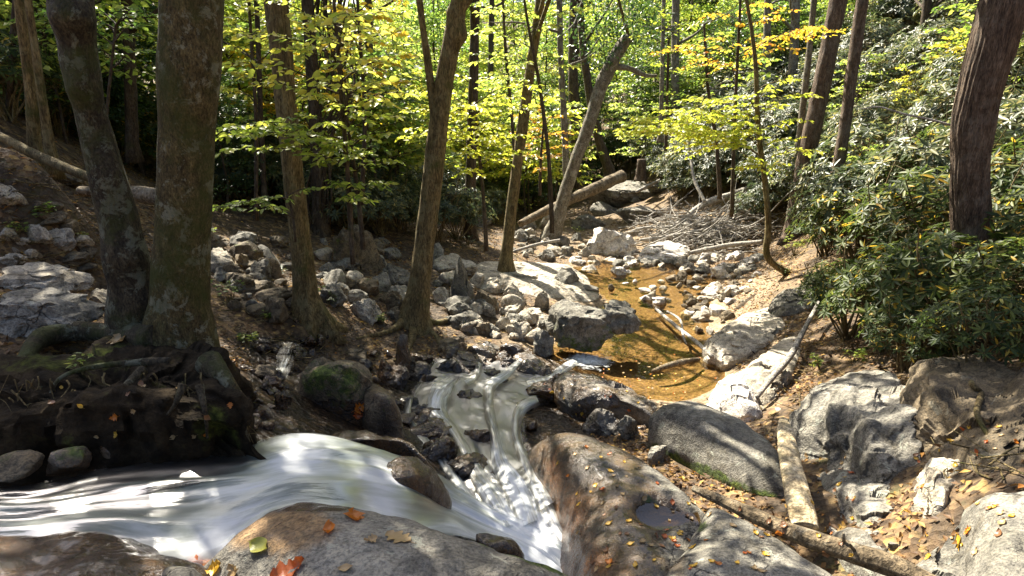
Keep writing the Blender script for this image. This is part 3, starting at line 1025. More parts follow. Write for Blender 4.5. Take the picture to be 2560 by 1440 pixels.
outline_rock('boulder', 'flat wet slab speckled with leaves between the pool and the cascade',
             [(1390, 975, -3.16), (1410, 935, -3.12), (1500, 940, -3.1), (1580, 965, -3.12), (1632, 1015, -3.16), (1640, 1050, -3.2), (1560, 1030, -3.22), (1450, 1020, -3.24)], 'rock_grey', (1510, 985, -3.08), dome=0.03, depth=0.4,
             rough=0.035, edge=0.06, chip=.035, chips=.35, seed=43, wet=lambda V, p: np.full(len(V), .62))
# mossy boulder between the big tree and the cascade
outline_rock('boulder', 'moss topped boulder with a dark wet front above the white water',
             [(722, 975, -2.32), (760, 925, -2.2), (830, 905, -2.15), (900, 915, -2.16), (930, 945, -2.24), (920, 985, -2.32), (880, 1010, -2.36), (800, 1012, -2.38), (730, 1005, -2.38)], 'rock_brown', (830, 955, -2.16), dome=0.10,
             depth=0.8, rough=0.035, edge=0.1, seed=45, moss=lambda V, p: 0.45 * blob(p, 830, 950, 130, 60) + .22, wet=lambda V, p: 0.8 * (p[:, 1] > 1000), chip=.06, chips=.3)
outline_rock('boulder', 'smooth dark mossy rock leaning against the moss topped boulder',
             [(900, 1010, -2.4), (915, 960, -2.34), (950, 962, -2.36), (1000, 1015, -2.46), (1015, 1065, -2.56), (985, 1095, -2.62), (930, 1075, -2.56)], 'rock_brown', (960, 1015, -2.36), dome=0.08, depth=0.6,
             rough=0.025, edge=0.1, seed=49, moss=lambda V, p: 0.45 * blob(p, 960, 1010, 60, 60), wet=lambda V, p: np.full(len(V), .5))
outline_rock('boulder', 'dark wet rock splitting the white stream in two', [(925, 1200, -2.17), (975, 1158, -2.14), (1035, 1152, -2.20), (1095, 1195, -2.34), (1125, 1265, -2.50), (1075, 1290, -2.46), (990, 1262, -2.32)], 'rock_brown',
             (1025, 1212, -2.21), dome=0.05, depth=0.3, rough=0.03, edge=0.03, seed=51, wet=lambda V, p: np.full(len(V), .95))
outline_rock('boulder', 'long dark rock with moss running along the far side of the white stream',
             [(820, 1075, -2.22), (880, 1062, -2.2), (960, 1080, -2.26), (1040, 1130, -2.38), (1100, 1180, -2.5), (1095, 1200, -2.52), (1020, 1170, -2.42), (930, 1130, -2.3), (840, 1110, -2.24)], 'rock_brown', (960, 1118, -2.26), dome=0.05,
             depth=0.5, rough=0.03, edge=0.08, seed=53, wet=lambda V, p: np.full(len(V), .85), moss=lambda V, p: 0.5 * blob(p, 1030, 1150, 60, 30))
outline_rock('boulder', 'narrow dark lip of rock at the edge of the brightest white water', [(1190, 1325, -2.5), (1240, 1325, -2.52), (1285, 1345, -2.6), (1315, 1385, -2.68), (1290, 1420, -2.68), (1220, 1375, -2.55)], 'rock_brown', (1258, 1362, -2.55),
             dome=0.02, depth=0.3, rough=0.03, edge=0.03, seed=55, wet=lambda V, p: np.full(len(V), .95), rings_=24, seg=80)

# ---- angular rocks: (px, py, width, height in photo pixels, label, kwargs)
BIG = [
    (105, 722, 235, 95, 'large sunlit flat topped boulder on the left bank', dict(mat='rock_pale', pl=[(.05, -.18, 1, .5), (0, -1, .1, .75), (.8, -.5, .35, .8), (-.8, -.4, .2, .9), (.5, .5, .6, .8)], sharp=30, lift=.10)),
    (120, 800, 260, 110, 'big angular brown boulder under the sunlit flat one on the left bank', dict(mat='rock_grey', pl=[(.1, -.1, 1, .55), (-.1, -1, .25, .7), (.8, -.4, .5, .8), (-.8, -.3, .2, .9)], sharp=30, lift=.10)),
    (255, 752, 80, 70, 'small white angular stone wedged between left boulders and big trunk', dict(mat='rock_pale')),
    (15, 880, 90, 50, 'brown stone at the left edge beside the mossy root ledge', dict(mat='rock_brown', y=4.4)),
    (155, 590, 85, 66, 'pale tilted flat stone alone on the shaded left slope', dict(mat='rock_pale', ft=(.3, -.6, 1), sharp=30, depth=.5)),
    (25, 490, 80, 56, 'pale blocky stone at the left edge of the slope', dict(mat='rock_pale', sharp=26)),
    (165, 448, 110, 38, 'long low brown stone high on the left slope', dict(mat='rock_brown')),
    (245, 462, 70, 30, 'narrow brown stone touching the long low stone on left slope', dict(mat='rock_brown')),
    (625, 640, 110, 66, 'mossy brown boulder right of the thick smooth trunk', dict(mat='rock_brown', moss=.45, sharp=24)),
    (545, 655, 90, 86, 'pale block with a dark square front beside the thick smooth trunk', dict(mat='rock_pale', sharp=30, ft=(.1, -.3, 1))),
    (690, 735, 110, 40, 'mossy long stone left of the base of the slender warm trunk', dict(mat='rock_brown', moss=.35)),
    (640, 715, 120, 40, 'low brown slab above the leafy seedling', dict(mat='rock_brown')),
    (918, 640, 82, 150, 'tall mossy slab of rock standing on end', dict(mat='rock_brown', moss=.42, sharp=30, depth=.5, tilt=(-.28, 0), tall=1.2, pl=[(.35, -1, .15, .5), (-1, -.1, .1, .6), (1, .2, .15, .62), (0, 1, 0, .6), (-.5, 0, 1, .8), (.7, 0, .8, .85)])),
    (868, 640, 70, 130, 'darker upright slab leaning behind the tall mossy one', dict(mat='rock_brown', moss=.5, sharp=26, depth=.5, tilt=(-.2, 0), tall=1.1)),
    (1135, 660, 120, 62, 'bright pale boulder right behind the forked trunk', dict(mat='rock_pale', sharp=26, ft=(.1, -.5, 1))),
    (1088, 640, 70, 56, 'grey boulder between the forked trunk and the bright pale one', dict(mat='rock_grey', moss=.2)),
    (1153, 730, 78, 108, 'pointed triangular rock with a dark front', dict(mat='rock_grey', sharp=30, seed=4242, tall=1.3, depth=.8, rotz=0, pl=[(.92, -.2, .42, .42), (-.85, -.35, .36, .42), (.1, -1, .22, .5), (0, .9, .4, .5), (0, 0, -1, .6)], moss=.15)),
    (1232, 714, 78, 48, 'pale angular stone right of the pointed triangular rock', dict(mat='rock_pale')),
    (1286, 740, 66, 56, 'pale rounded block at the roots of the thin creek tree', dict(mat='rock_pale')),
    (1218, 757, 64, 56, 'tan pentagonal stone beside the pointed triangular rock', dict(mat='rock_brown')),
    (1278, 776, 62, 40, 'tan flat stone below the pale rounded block', dict(mat='rock_pale')),
    (1354, 760, 40, 60, 'upright thin tan stone left of the huge creek boulder', dict(mat='rock_pale')),
    (1406, 705, 84, 66, 'grey lichened boulder behind the huge creek boulder', dict(mat='rock_grey', moss=.2)),
    (1456, 800, 176, 114, 'huge creek boulder with a pale top and a mossy dark front', dict(mat='rock_grey', sharp=26, moss=.6, mossup=False, y=9.2, tall=1.1, rotz=.1, pl=[(.12, -.22, 1, .5), (-.1, -1, -.12, .62), (-.95, -.3, .15, .75), (.85, -.35, .25, .85), (-.5, -.3, .8, .72), (.5, .4, .8, .75)])),
    (1550, 785, 130, 76, 'rough grey boulder joined to the right of the huge creek boulder', dict(mat='rock_grey', sharp=18, rough=.10, y=9.35, pl=[(.15, -.3, 1, .5), (.9, -.3, .4, .7), (-.5, -.9, .2, .7), (-.8, .2, .3, .8)])),
    (1470, 728, 60, 36, 'small grey peak on top edge of the huge creek boulder', dict(mat='rock_grey')),
    (1206, 822, 62, 42, 'dark fronted block in front of the white cobbles', dict(mat='rock_brown', sharp=28)),
    (1255, 812, 42, 40, 'pale cobble between two larger cobbles above the cascade', dict(mat='rock_pale')),
    (1296, 832, 72, 54, 'pale boulder with a mossy chin above the cascade', dict(mat='rock_pale', moss=.35, mossup=False)),
    (1360, 808, 72, 48, 'pale rounded boulder touching the huge creek boulder', dict(mat='rock_pale')),
    (1362, 868, 66, 86, 'split grey rock hanging over the white pool inflow', dict(mat='rock_grey', moss=.25, tall=1.1)),
    (1226, 870, 56, 46, 'dark wet stone with a bare root on it', dict(mat='rock_grey', wet=.6)),
    (1140, 868, 96, 44, 'dark damp stone under the hollow below the forked trunk', dict(mat='rock_brown', wet=.4)),
    (1275, 890, 76, 60, 'orange brown wet rock face in the cascade', dict(mat='rock_brown', wet=.75, sharp=12)),
    (1186, 908, 116, 54, 'grey wet ledge shedding water into the cascade', dict(mat='rock_grey', wet=.75)),
    (1012, 915, 56, 98, 'pointed wet upright rock at the cascade', dict(mat='rock_grey', wet=.6, sharp=28, tall=1.35, depth=.8, seed=777, rotz=0, pl=[(.95, -.25, .22, .55), (-.9, -.4, .16, .5), (.2, -1, .25, .5), (0, .9, .4, .5), (0, 0, -1, .6)])),
    (966, 932, 64, 80, 'leaf covered wet rock left of the pointed upright one', dict(mat='rock_brown', wet=.75)),
    (1268, 968, 92, 50, 'purplish wet rock in midstream', dict(mat='rock_grey', wet=.9)),
    (1364, 988, 124, 60, 'wide wet rock with orange leaves in midstream', dict(mat='rock_brown', wet=.85)),
    (1340, 928, 100, 50, 'dark wet rock below the split grey rock', dict(mat='rock_grey', wet=.8)),
    (1190, 960, 46, 30, 'small dark rock at the head of the cascade', dict(mat='rock_brown', wet=.9)),
    (1495, 1066, 120, 72, 'dark square cut block above the broad wet slab', dict(mat='rock_grey', wet=.55, sharp=30)),
    (1570, 1075, 58, 64, 'grey upright block beside the dark square cut block', dict(mat='rock_grey', sharp=26)),
    (1600, 1012, 80, 50, 'sunlit leaf littered rock at the corner of the pool', dict(mat='rock_grey', wet=.3)),
    (1640, 1140, 60, 66, 'small grey stone wedged under the rounded grey boulder', dict(mat='rock_grey')),
    (1660, 1090, 50, 50, 'dark stone in the gap below the rounded grey boulder', dict(mat='rock_brown')),
    (660, 935, 70, 40, 'low mossy stone at the foot of the big root mass', dict(mat='rock_brown', moss=.4)),
    (700, 1000, 36, 80, 'black upright stone beside the glittering trickle', dict(mat='rock_brown', wet=.9)),
    (840, 925, 76, 34, 'yellow mossy stone capping the moss topped boulder', dict(mat='rock_brown', moss=.9, sharp=10, y=6.0)),
    (890, 885, 60, 36, 'brown stone in shade above the moss topped boulder', dict(mat='rock_brown', wet=.3)),
    (40, 1172, 130, 66, 'mossy stone at the left edge just above the stream', dict(mat='rock_brown', moss=.5, wet=.3, sharp=12, z=-1.72)),
    (165, 1150, 120, 70, 'dark mossy lump at the water under the roots', dict(mat='rock_brown', moss=.5, wet=.5, sharp=12, z=-1.75)),
    (290, 1120, 100, 60, 'low dark stone at the waterline under the middle of the root mass', dict(mat='rock_brown', moss=.3, wet=.6, sharp=12, z=-1.78)),
    (395, 1105, 110, 56, 'wet dark stone at the waterline right of the hanging roots', dict(mat='rock_brown', moss=.35, wet=.6, sharp=14, z=-1.80)),
    (500, 1090, 130, 70, 'green mossy stone at the waterline below the thick stem', dict(mat='rock_brown', moss=.75, wet=.3, sharp=10, z=-1.84)),
    (590, 1075, 80, 70, 'dark stone where the root mass ends beside the trickle', dict(mat='rock_brown', moss=.3, wet=.6, sharp=14, z=-1.88)),
    (1520, 612, 165, 78, 'long white boulder in the sunny creek bed', dict(mat='rock_white', sharp=20)),
    (1655, 636, 140, 52, 'low white boulder under the driftwood', dict(mat='rock_white', sharp=20)),
    (1592, 536, 122, 54, 'dark rounded boulder in the far creek', dict(mat='rock_grey', sharp=12)),
    (1513, 526, 78, 44, 'dark domed boulder left of the far creek gap', dict(mat='rock_grey', sharp=12)),
    (1470, 556, 84, 52, 'grey mossy boulder right of the leaning tree foot', dict(mat='rock_grey', moss=.3)),
    (1570, 492, 210, 42, 'long flat ledge across the far creek', dict(mat='rock_grey', sharp=24, ft=(0, -.2, 1), moss=.2)),
    (1645, 470, 70, 30, 'grey rock above the far ledge near the stump', dict(mat='rock_grey')),
    (1325, 562, 56, 36, 'pale stone under the big fallen log', dict(mat='rock_pale')),
    (1195, 556, 70, 36, 'grey stone deep in the shade left of the thin creek tree', dict(mat='rock_grey')),
    (1370, 560, 46, 56, 'grey boulder behind the foot of the leaning tree', dict(mat='rock_pale')),
    (950, 660, 60, 50, 'slanted grey rock right of the tall mossy slab', dict(mat='rock_grey')),
    (975, 635, 60, 40, 'grey rubble block under the evergreen shrubs', dict(mat='rock_grey')),
    (925, 722, 76, 52, 'mossy brown rock at the foot of the tall mossy slab', dict(mat='rock_brown', moss=.35)),
    (865, 710, 60, 40, 'round brown rock between sapling plant and mossy slab', dict(mat='rock_brown')),
    (985, 760, 60, 70, 'brown upright rock left of the forked trunk base', dict(mat='rock_brown', moss=.2)),
]
for px, py, w, h, lab, kw in BIG:
    rock(px, py, w, h, lab, **kw)

# ---- rubble: individual stones scattered where the photo shows them
RUB = [
    # region polygon in photo pixels, count, size range, materials, name, label, group
    ([(0, 520), (260, 500), (270, 680), (0, 690)], 32, (20, 84), ['rock_brown', 'rock_brown', 'rock_pale'], 'stone', 'small loose stone on the leaf covered left slope', 'loose stones on the left slope'),
    ([(0, 390), (240, 410), (250, 500), (0, 480)], 9, (16, 40), ['rock_brown', 'rock_brown'], 'stone', 'half buried brown stone high on the left slope', 'buried stones high on the left slope'),
    ([(520, 590), (740, 590), (750, 780), (540, 780)], 34, (30, 110), ['rock_brown', 'rock_brown', 'rock_grey'], 'stone', 'angular brown stone among rubble behind the slender warm trunk', 'rubble behind the slender trunk'),
    ([(790, 590), (1040, 600), (1030, 800), (820, 770)], 42, (34, 120), ['rock_grey', 'rock_grey', 'rock_brown', 'rock_pale'], 'stone', 'angular grey stone among rubble left of the forked trunk', 'rubble left of the forked trunk'),
    ([(1070, 690), (1200, 700), (1380, 790), (1380, 850), (1180, 850), (1090, 770)], 46, (28, 92), ['rock_pale', 'rock_pale', 'rock_grey'], 'cobble', 'pale cobble in the sunny heap by the huge creek boulder', 'pale cobbles by the huge boulder'),
    ([(1420, 640), (1560, 655), (1900, 640), (1900, 690), (1840, 700), (1680, 665), (1480, 690)], 80, (16, 60), ['rock_pale', 'rock_white', 'rock_grey', 'rock_pale'], 'cobble', 'pale cobble on the sunny gravel bar under the driftwood', 'cobbles on the sunny gravel bar'),
    ([(1500, 670), (1760, 690), (1840, 750), (1780, 800), (1600, 790), (1500, 730)], 30, (16, 50), ['rock_pale', 'rock_white', 'rock_brown'], 'cobble', 'stone standing in the shallow amber water of the creek', 'stones in the shallow creek'),
    ([(1700, 690), (1900, 690), (1880, 740), (1800, 820), (1770, 860), (1720, 800)], 58, (14, 60), ['rock_pale', 'rock_white', 'rock_brown'], 'cobble', 'small sunny stone among orange leaves at the right creek edge', 'stones at the right creek edge'),
    ([(1280, 570), (1460, 580), (1440, 640), (1260, 640)], 24, (16, 46), ['rock_grey', 'rock_pale'], 'stone', 'small stone on the bank around the leaning tree foot', 'stones around the leaning tree'),
    ([(560, 800), (760, 800), (900, 880), (860, 930), (620, 900)], 12, (16, 40), ['rock_brown', 'rock_brown', 'rock_grey'], 'stone', 'dark damp stone between roots left of the cascade', 'damp stones between the roots'),
    ([(1060, 890), (1180, 870), (1420, 930), (1400, 1030), (1180, 1000), (1060, 960)], 40, (30, 100), ['rock_grey', 'rock_brown'], 'stone', 'small black wet stone in the rushing cascade', 'wet stones in the cascade'),
    ([(1030, 1000), (1180, 1000), (1330, 1060), (1330, 1180), (1180, 1200), (1060, 1130)], 44, (40, 130), ['rock_brown', 'rock_grey'], 'stone', 'black wet stone under the white threads of the lower cascade', 'wet stones in the lower cascade'),
    ([(600, 860), (780, 850), (760, 960), (690, 1080), (620, 1080)], 18, (18, 56), ['rock_brown', 'rock_grey'], 'stone', 'dark wet stone in the glittering side trickle', 'wet stones in the side trickle'),
    ([(1290, 590), (1460, 600), (1460, 655), (1380, 650), (1280, 640)], 26, (16, 54), ['rock_pale', 'rock_grey'], 'cobble', 'sunlit cobble between the leaning tree foot and the creek', 'cobbles by the leaning tree'),
    ([(860, 870), (1060, 880), (1070, 1080), (960, 1090), (900, 960)], 22, (24, 80), ['rock_brown', 'rock_grey'], 'wet_rock', 'dark wet rock heaped between the moss topped boulder and the cascade', 'wet rocks left of the cascade'),
    ([(600, 850), (800, 850), (740, 940), (700, 1080), (620, 1080)], 20, (24, 70), ['rock_brown', 'rock_grey'], 'wet_rock', 'dark wet rock around the side trickle below the slender trunk', 'wet rocks around the side trickle'),
    ([(1520, 1000), (1640, 1050), (1720, 1190), (1600, 1120), (1530, 1070)], 14, (16, 40), ['rock_grey', 'rock_pale'], 'cobble', 'small grey stone in the gap behind the broad wet slab', 'stones behind the broad wet slab'),
    ([(1880, 1000), (1990, 1000), (1990, 1080), (1900, 1060)], 6, (16, 36), ['rock_pale'], 'cobble', 'small pale stone between white boulder and split log', 'stones near the split log'),
    ([(2040, 1180), (2150, 1280), (2280, 1400), (2180, 1400), (2060, 1340)], 10, (16, 40), ['rock_grey', 'rock_pale'], 'cobble', 'small stone among orange leaves in the gully by the long log', 'stones in the leafy gully'),
]
for poly, cnt, (s0, s1), mats, nm, lab, grp in RUB:
    P = np.array(poly, float)
    lo, hi = P.min(0), P.max(0)
    k = 0
    while k < cnt:
        q = rng.uniform(lo, hi)
        if not in_poly(q[None, :], poly)[0]:
            continue
        k += 1
        s = s0 + (s1 - s0) * rng.random() ** 1.8
        hh = s * rng.uniform(.38, .8)
        wetv = 0.75 if 'wet' in lab or 'damp' in lab else (0.2 if 'shallow' in lab else 0)
        rock(q[0], q[1], s, hh, lab, mat=mats[rng.integers(len(mats))], name=nm, group=grp, sharp=int(rng.integers(12, 30)), wet=wetv,
             moss=float(rng.random() ** 3 * .5) if 'brown' in lab or 'grey' in lab else 0, rotz=rng.uniform(0, 3.1), depth=rng.uniform(.6, 1.0), cat='stone', lift=.1 if 'shallow' in lab else 0)

# ================================================================== water
def patch(rows, nu=14, nv=14, lift=0.0, ripple=0.02, seed=5):
    """rows of (px, py, z, foam) across the stream, listed along the flow"""
    C = np.array([[(*at_z(a, b, z), f) for a, b, z, f in r] for r in rows])
    nrw, ncl, _ = C.shape
    A = np.stack([smooth_path(C[:, j], (nrw - 1) * nu + 1) for j in range(ncl)], 1)
    B = np.stack([smooth_path(A[i], (ncl - 1) * nv + 1) for i in range(A.shape[0])], 0)
    n, m = B.shape[:2]
    V = B[:, :, :3].reshape(-1, 3)
    mid = B[:, m // 2, :3]
    u = np.concatenate([[0], np.cumsum(np.linalg.norm(np.diff(mid, axis=0), axis=1))])
    v = np.linspace(0, 1, m) * np.linalg.norm(B[:, -1, :3] - B[:, 0, :3], axis=1).mean()
    flow = np.stack([np.repeat(u, m), np.tile(v, n), np.zeros(n * m)], 1)
    V[:, 2] += lift + ripple * fbm(flow * np.array([1.6, 7, 1]), 3, seed)
    i, j = np.meshgrid(np.arange(n - 1), np.arange(m - 1), indexing='ij')
    Q = np.stack([i * m + j, i * m + j + 1, (i + 1) * m + j + 1, (i + 1) * m + j], -1).reshape(-1, 4)
    foam = B[:, :, 3].reshape(-1)
    e = np.minimum(np.linspace(0, 1, m), 1 - np.linspace(0, 1, m)) / .16
    edge = np.tile(np.clip(e, 0, 1), n)
    return V, Q, flow, foam, edge


def water(name, label, rows, mat='white_water', **kw):
    V, Q, fl, fo, eg = patch(rows, **kw)
    o = mesh_obj(name, V, None, Q[:, ::-1], M[mat], None, True, {'flow': fl, 'foam': fo, 'edge': eg})
    return tag(o, label, 'water', kind='structure')


water('stream', None, [
    [(-280, 1215, -1.70, .1), (-280, 1262, -1.70, .5), (-280, 1305, -1.70, .4), (-280, 1390, -1.74, .6)],
    [(60, 1190, -1.72, -.3), (60, 1235, -1.71, .05), (60, 1285, -1.71, .42), (60, 1385, -1.76, .55)],
    [(250, 1150, -1.76, -.4), (240, 1205, -1.74, .1), (240, 1265, -1.73, .3), (260, 1385, -1.76, .5)],
    [(430, 1122, -1.80, -.4), (420, 1185, -1.77, .2), (410, 1260, -1.75, .25), (420, 1420, -1.80, 1.0)],
    [(600, 1102, -1.86, -.2), (600, 1170, -1.82, .25), (590, 1240, -1.80, .55), (540, 1410, -1.84, 1.4)],
    [(740, 1085, -1.94, .7), (745, 1140, -1.90, 1.25), (735, 1205, -1.86, .55), (690, 1300, -1.88, .6)],
    [(860, 1098, -2.04, .45), (865, 1145, -1.99, .5), (860, 1205, -1.95, .5), (850, 1310, -1.96, .5)],
    [(960, 1120, -2.16, .3), (960, 1160, -2.12, .7), (955, 1220, -2.10, 1.25), (960, 1330, -2.12, .6)],
    [(1060, 1160, -2.38, .35), (1055, 1200, -2.34, .25), (1050, 1250, -2.30, .45), (1065, 1350, -2.32, .6)],
    [(1150, 1215, -2.62, .5), (1140, 1250, -2.60, .75), (1130, 1290, -2.56, .7), (1150, 1345, -2.5, .65)],
    [(1240, 1265, -2.80, .9), (1230, 1300, -2.80, 1.0), (1225, 1335, -2.78, .9), (1240, 1390, -2.70, .7)],
    [(1340, 1310, -2.86, 1.0), (1330, 1345, -2.88, 1.1), (1325, 1380, -2.88, 1.1), (1330, 1440, -2.86, 1.0)],
    [(1440, 1380, -2.88, .6), (1430, 1420, -2.92, 1.0), (1430, 1460, -2.93, 1.0), (1440, 1540, -2.92, .9)],
], ripple=0.035)
water('cascade', None, [
    [(1180, 1440, -2.94, .9), (1300, 1430, -2.94, 1.1), (1400, 1420, -2.94, 1.0), (1480, 1400, -2.92, .5)],
    [(1130, 1320, -2.94, .7), (1240, 1330, -2.94, 1.15), (1340, 1320, -2.92, 1.05), (1430, 1310, -2.88, .3)],
    [(1090, 1220, -2.96, -.1), (1190, 1240, -2.95, .35), (1290, 1230, -2.95, .85), (1390, 1220, -2.90, -.1)],
    [(1050, 1140, -3.02, -.6), (1140, 1160, -3.01, -.5), (1230, 1160, -3.01, .2), (1340, 1150, -3.0, -.6)],
    [(1010, 1080, -3.07, -.6), (1110, 1090, -3.07, -.4), (1210, 1090, -3.07, -.4), (1320, 1090, -3.09, -.6)],
    [(1010, 1020, -3.12, -.6), (1100, 1030, -3.11, -.2), (1200, 1030, -3.13, -.5), (1320, 1040, -3.17, -.5)],
    [(1040, 960, -3.19, -.6), (1110, 970, -3.17, .1), (1200, 985, -3.18, -.4), (1330, 1000, -3.22, -.3)],
    [(1070, 910, -3.26, -.6), (1150, 925, -3.24, -.4), (1240, 940, -3.24, -.1), (1400, 985, -3.28, -.5)],
    [(1120, 885, -3.34, -.6), (1200, 900, -3.32, -.4), (1290, 915, -3.32, -.1), (1440, 960, -3.38, -.4)],
], mat='cascade', ripple=0.03, seed=9)


def strand(line, seed):
    """a thread of white water: (px, py, z, half width in pixels, foam)"""
    L_ = [np.array(q, float) for q in line]
    rows = []
    for k, q in enumerate(L_):
        a, b = L_[max(k - 1, 0)], L_[min(k + 1, len(L_) - 1)]
        t = unit(b[:2] - a[:2])
        nrm = np.array([-t[1], t[0]])
        rows.append([(q[0] + nrm[0] * q[3] * s * .62, q[1] + nrm[1] * q[3] * s * .5, q[2] + (.012 if abs(s) < .5 else -.025), q[4] - (.0 if abs(s) < .5 else .35)) for s in (-1, -.33, .33, 1)])
    water('cascade', None, rows, mat='cascade', ripple=.03, seed=seed, nu=10, nv=8)


for k, ln in enumerate([
    [(1135, 945, -3.12, 26, .3), (1105, 975, -3.06, 46, .7), (1090, 1020, -3.03, 44, .6), (1120, 1065, -3.0, 30, .4), (1150, 1110, -2.97, 26, .3), (1185, 1175, -2.94, 34, .5), (1230, 1250, -2.90, 46, .8), (1270, 1320, -2.87, 50, .9)],
    [(1300, 905, -3.22, 16, .4), (1265, 935, -3.16, 24, .7), (1225, 965, -3.1, 28, .5), (1222, 1020, -3.05, 22, .25), (1238, 1090, -3.0, 24, .5), (1250, 1160, -2.95, 36, .8), (1290, 1230, -2.9, 50, .95), (1320, 1310, -2.88, 50, .9)],
    [(1345, 1000, -3.14, 20, .2), (1305, 1022, -3.1, 26, .6), (1290, 1065, -3.06, 20, .35), (1300, 1120, -3.0, 22, .45), (1330, 1190, -2.93, 34, .5), (1360, 1270, -2.88, 44, .8)],
    [(1025, 1000, -3.06, 14, .1), (1018, 1040, -3.03, 20, .5), (1040, 1085, -3.0, 22, .3), (1080, 1130, -2.98, 22, .4), (1125, 1190, -2.94, 30, .5), (1170, 1260, -2.9, 40, .8)],
    [(1440, 905, -3.4, 26, .6), (1405, 925, -3.36, 26, .7), (1370, 948, -3.3, 24, .4), (1320, 965, -3.24, 22, .4)],
    [(1200, 905, -3.18, 16, .3), (1190, 935, -3.14, 18, .5), (1165, 955, -3.1, 20, .4)],
]):
    strand(ln, 30 + k)
water('trickle', None, [
    [(700, 850, -2.62, .0), (716, 852, -2.62, .2), (732, 855, -2.62, .2), (752, 862, -2.62, .0)],
    [(676, 920, -2.54, .0), (692, 922, -2.54, .3), (706, 925, -2.54, .3), (722, 930, -2.54, .0)],
    [(645, 990, -2.44, .1), (657, 992, -2.44, .4), (668, 995, -2.44, .3), (682, 1000, -2.44, .0)],
    [(618, 1060, -2.22, .1), (634, 1065, -2.22, .3), (648, 1068, -2.22, .3), (666, 1070, -2.22, .1)],
    [(626, 1120, -2.0, .1), (645, 1120, -2.0, .3), (662, 1120, -2.0, .3), (680, 1120, -2.0, .1)],
], mat='cascade', lift=-.02, ripple=0.05, seed=12)

# pool sheet
gx, gy = np.meshgrid(np.linspace(-0.3, 6.5, 120), np.linspace(6.6, 17.5, 180), indexing='ij')
PV = np.stack([gx.ravel(), gy.ravel(), np.full(gx.size, POOL_Z)], 1)
big = []
cc = np.array(CREEK_XY).mean(0)
for p in CREEK_XY:
    d = np.array(p) - cc
    big.append(tuple(cc + d * (1 + 0.8 / np.linalg.norm(d))))
keep = in_poly(PV[:, :2], big)
ii, jj2 = np.meshgrid(np.arange(119), np.arange(179), indexing='ij')
PQ = np.stack([ii * 180 + jj2, (ii + 1) * 180 + jj2, (ii + 1) * 180 + jj2 + 1, ii * 180 + jj2 + 1], -1).reshape(-1, 4)
PQ = PQ[keep[PQ].all(1)]
ppx = to_px(PV)
pf = .7 * blob(ppx, 1455, 900, 50, 22) + 0.4 * blob(ppx, 1510, 905, 50, 30)
used = np.unique(PQ)
remap = np.full(len(PV), -1)
remap[used] = np.arange(len(used))
tag(mesh_obj('pool_water', PV[used], None, remap[PQ], M['pool'], attrs={'foam': pf[used]}), kind='structure')
# little puddle in the slab
PU = []
pc = at_z(1660, 1278, -2.57)
for k in range(40):
    a = k / 40 * 2 * math.pi
    PU.append(at_z(1662 + 84 * math.cos(a) * (1 + .12 * math.sin(3 * a)), 1284 + 54 * math.sin(a) * (1 + .15 * math.cos(2 * a)), -2.54))
PU = np.vstack([[pc], PU])
kk = np.arange(40)
pm, nt = nodes_of('puddle water')
gl = N_(nt, 'ShaderNodeBsdfGlossy')
gl.inputs['Roughness'].default_value = 0.02
tr = N_(nt, 'ShaderNodeBsdfTransparent')
tr.inputs['Color'].default_value = (.75, .6, .4, 1)
fr = N_(nt, 'ShaderNodeFresnel')
fr.inputs['IOR'].default_value = 1.5
mx = N_(nt, 'ShaderNodeMixShader')
lk(nt, fr.outputs[0], mx.inputs[0])
lk(nt, tr.outputs[0], mx.inputs[1])
lk(nt, gl.outputs[0], mx.inputs[2])
out(nt, mx.outputs[0])
tag(mesh_obj('puddle_water', PU, np.stack([np.zeros(40, int), 1 + (kk + 1) % 40, 1 + kk], 1), None, pm), kind='structure')


bpy.context.view_layer.update()
_dg0 = bpy.context.evaluated_depsgraph_get()


def top_z(x, y):
    ok_, loc, _, _, _, _ = sc.ray_cast(_dg0, Vector((float(x), float(y), 8.0)), Vector((0, 0, -1)))
    return loc.z if ok_ else -2.0


_gg = np.random.default_rng(5)
NC = 8200
G_ = np.stack([_gg.uniform(-8.5, 9, NC), _gg.uniform(0.8, 15.5, NC)], 1)
gz = np.array([top_z(a, b) for a, b in G_])

# ================================================================== trees
UP = np.array([0, 0, 1.0])
TREES = {}


def px_path(pts, y0=None, lean=0.0, y1=None):
    """pixel centre line -> world points; depth follows the base"""
    b = hit(*pts[0]) if y0 is None else at_y(*pts[0], y0)
    ya = b[1]
    yb = ya + lean if y1 is None else y1
    n = len(pts)
    tt = np.linspace(0, 1, n)
    return np.array([at_y(p[0], p[1], ya + (yb - ya) * t) for p, t in zip(pts, tt)])


def widths(W, pxw):
    dep = W[:, 1] * CT - W[:, 2] * ST
    return np.asarray(pxw, float) * dep / FPX / 2


def extend(W, r, ztop, bend=0.6, seed=0):
    """carry a trunk on above the frame, straightening up"""
    g = np.random.default_rng(seed)
    P, rad = list(W), list(r)
    d = unit(W[-1] - W[-2])
    while P[-1][2] < ztop:
        d = unit(d * (1 - 0.12) + UP * 0.12 + g.normal(size=3) * 0.03)
        P.append(P[-1] + d * 0.9)
        rad.append(rad[-1] * 0.93)
    return np.array(P), np.array(rad)


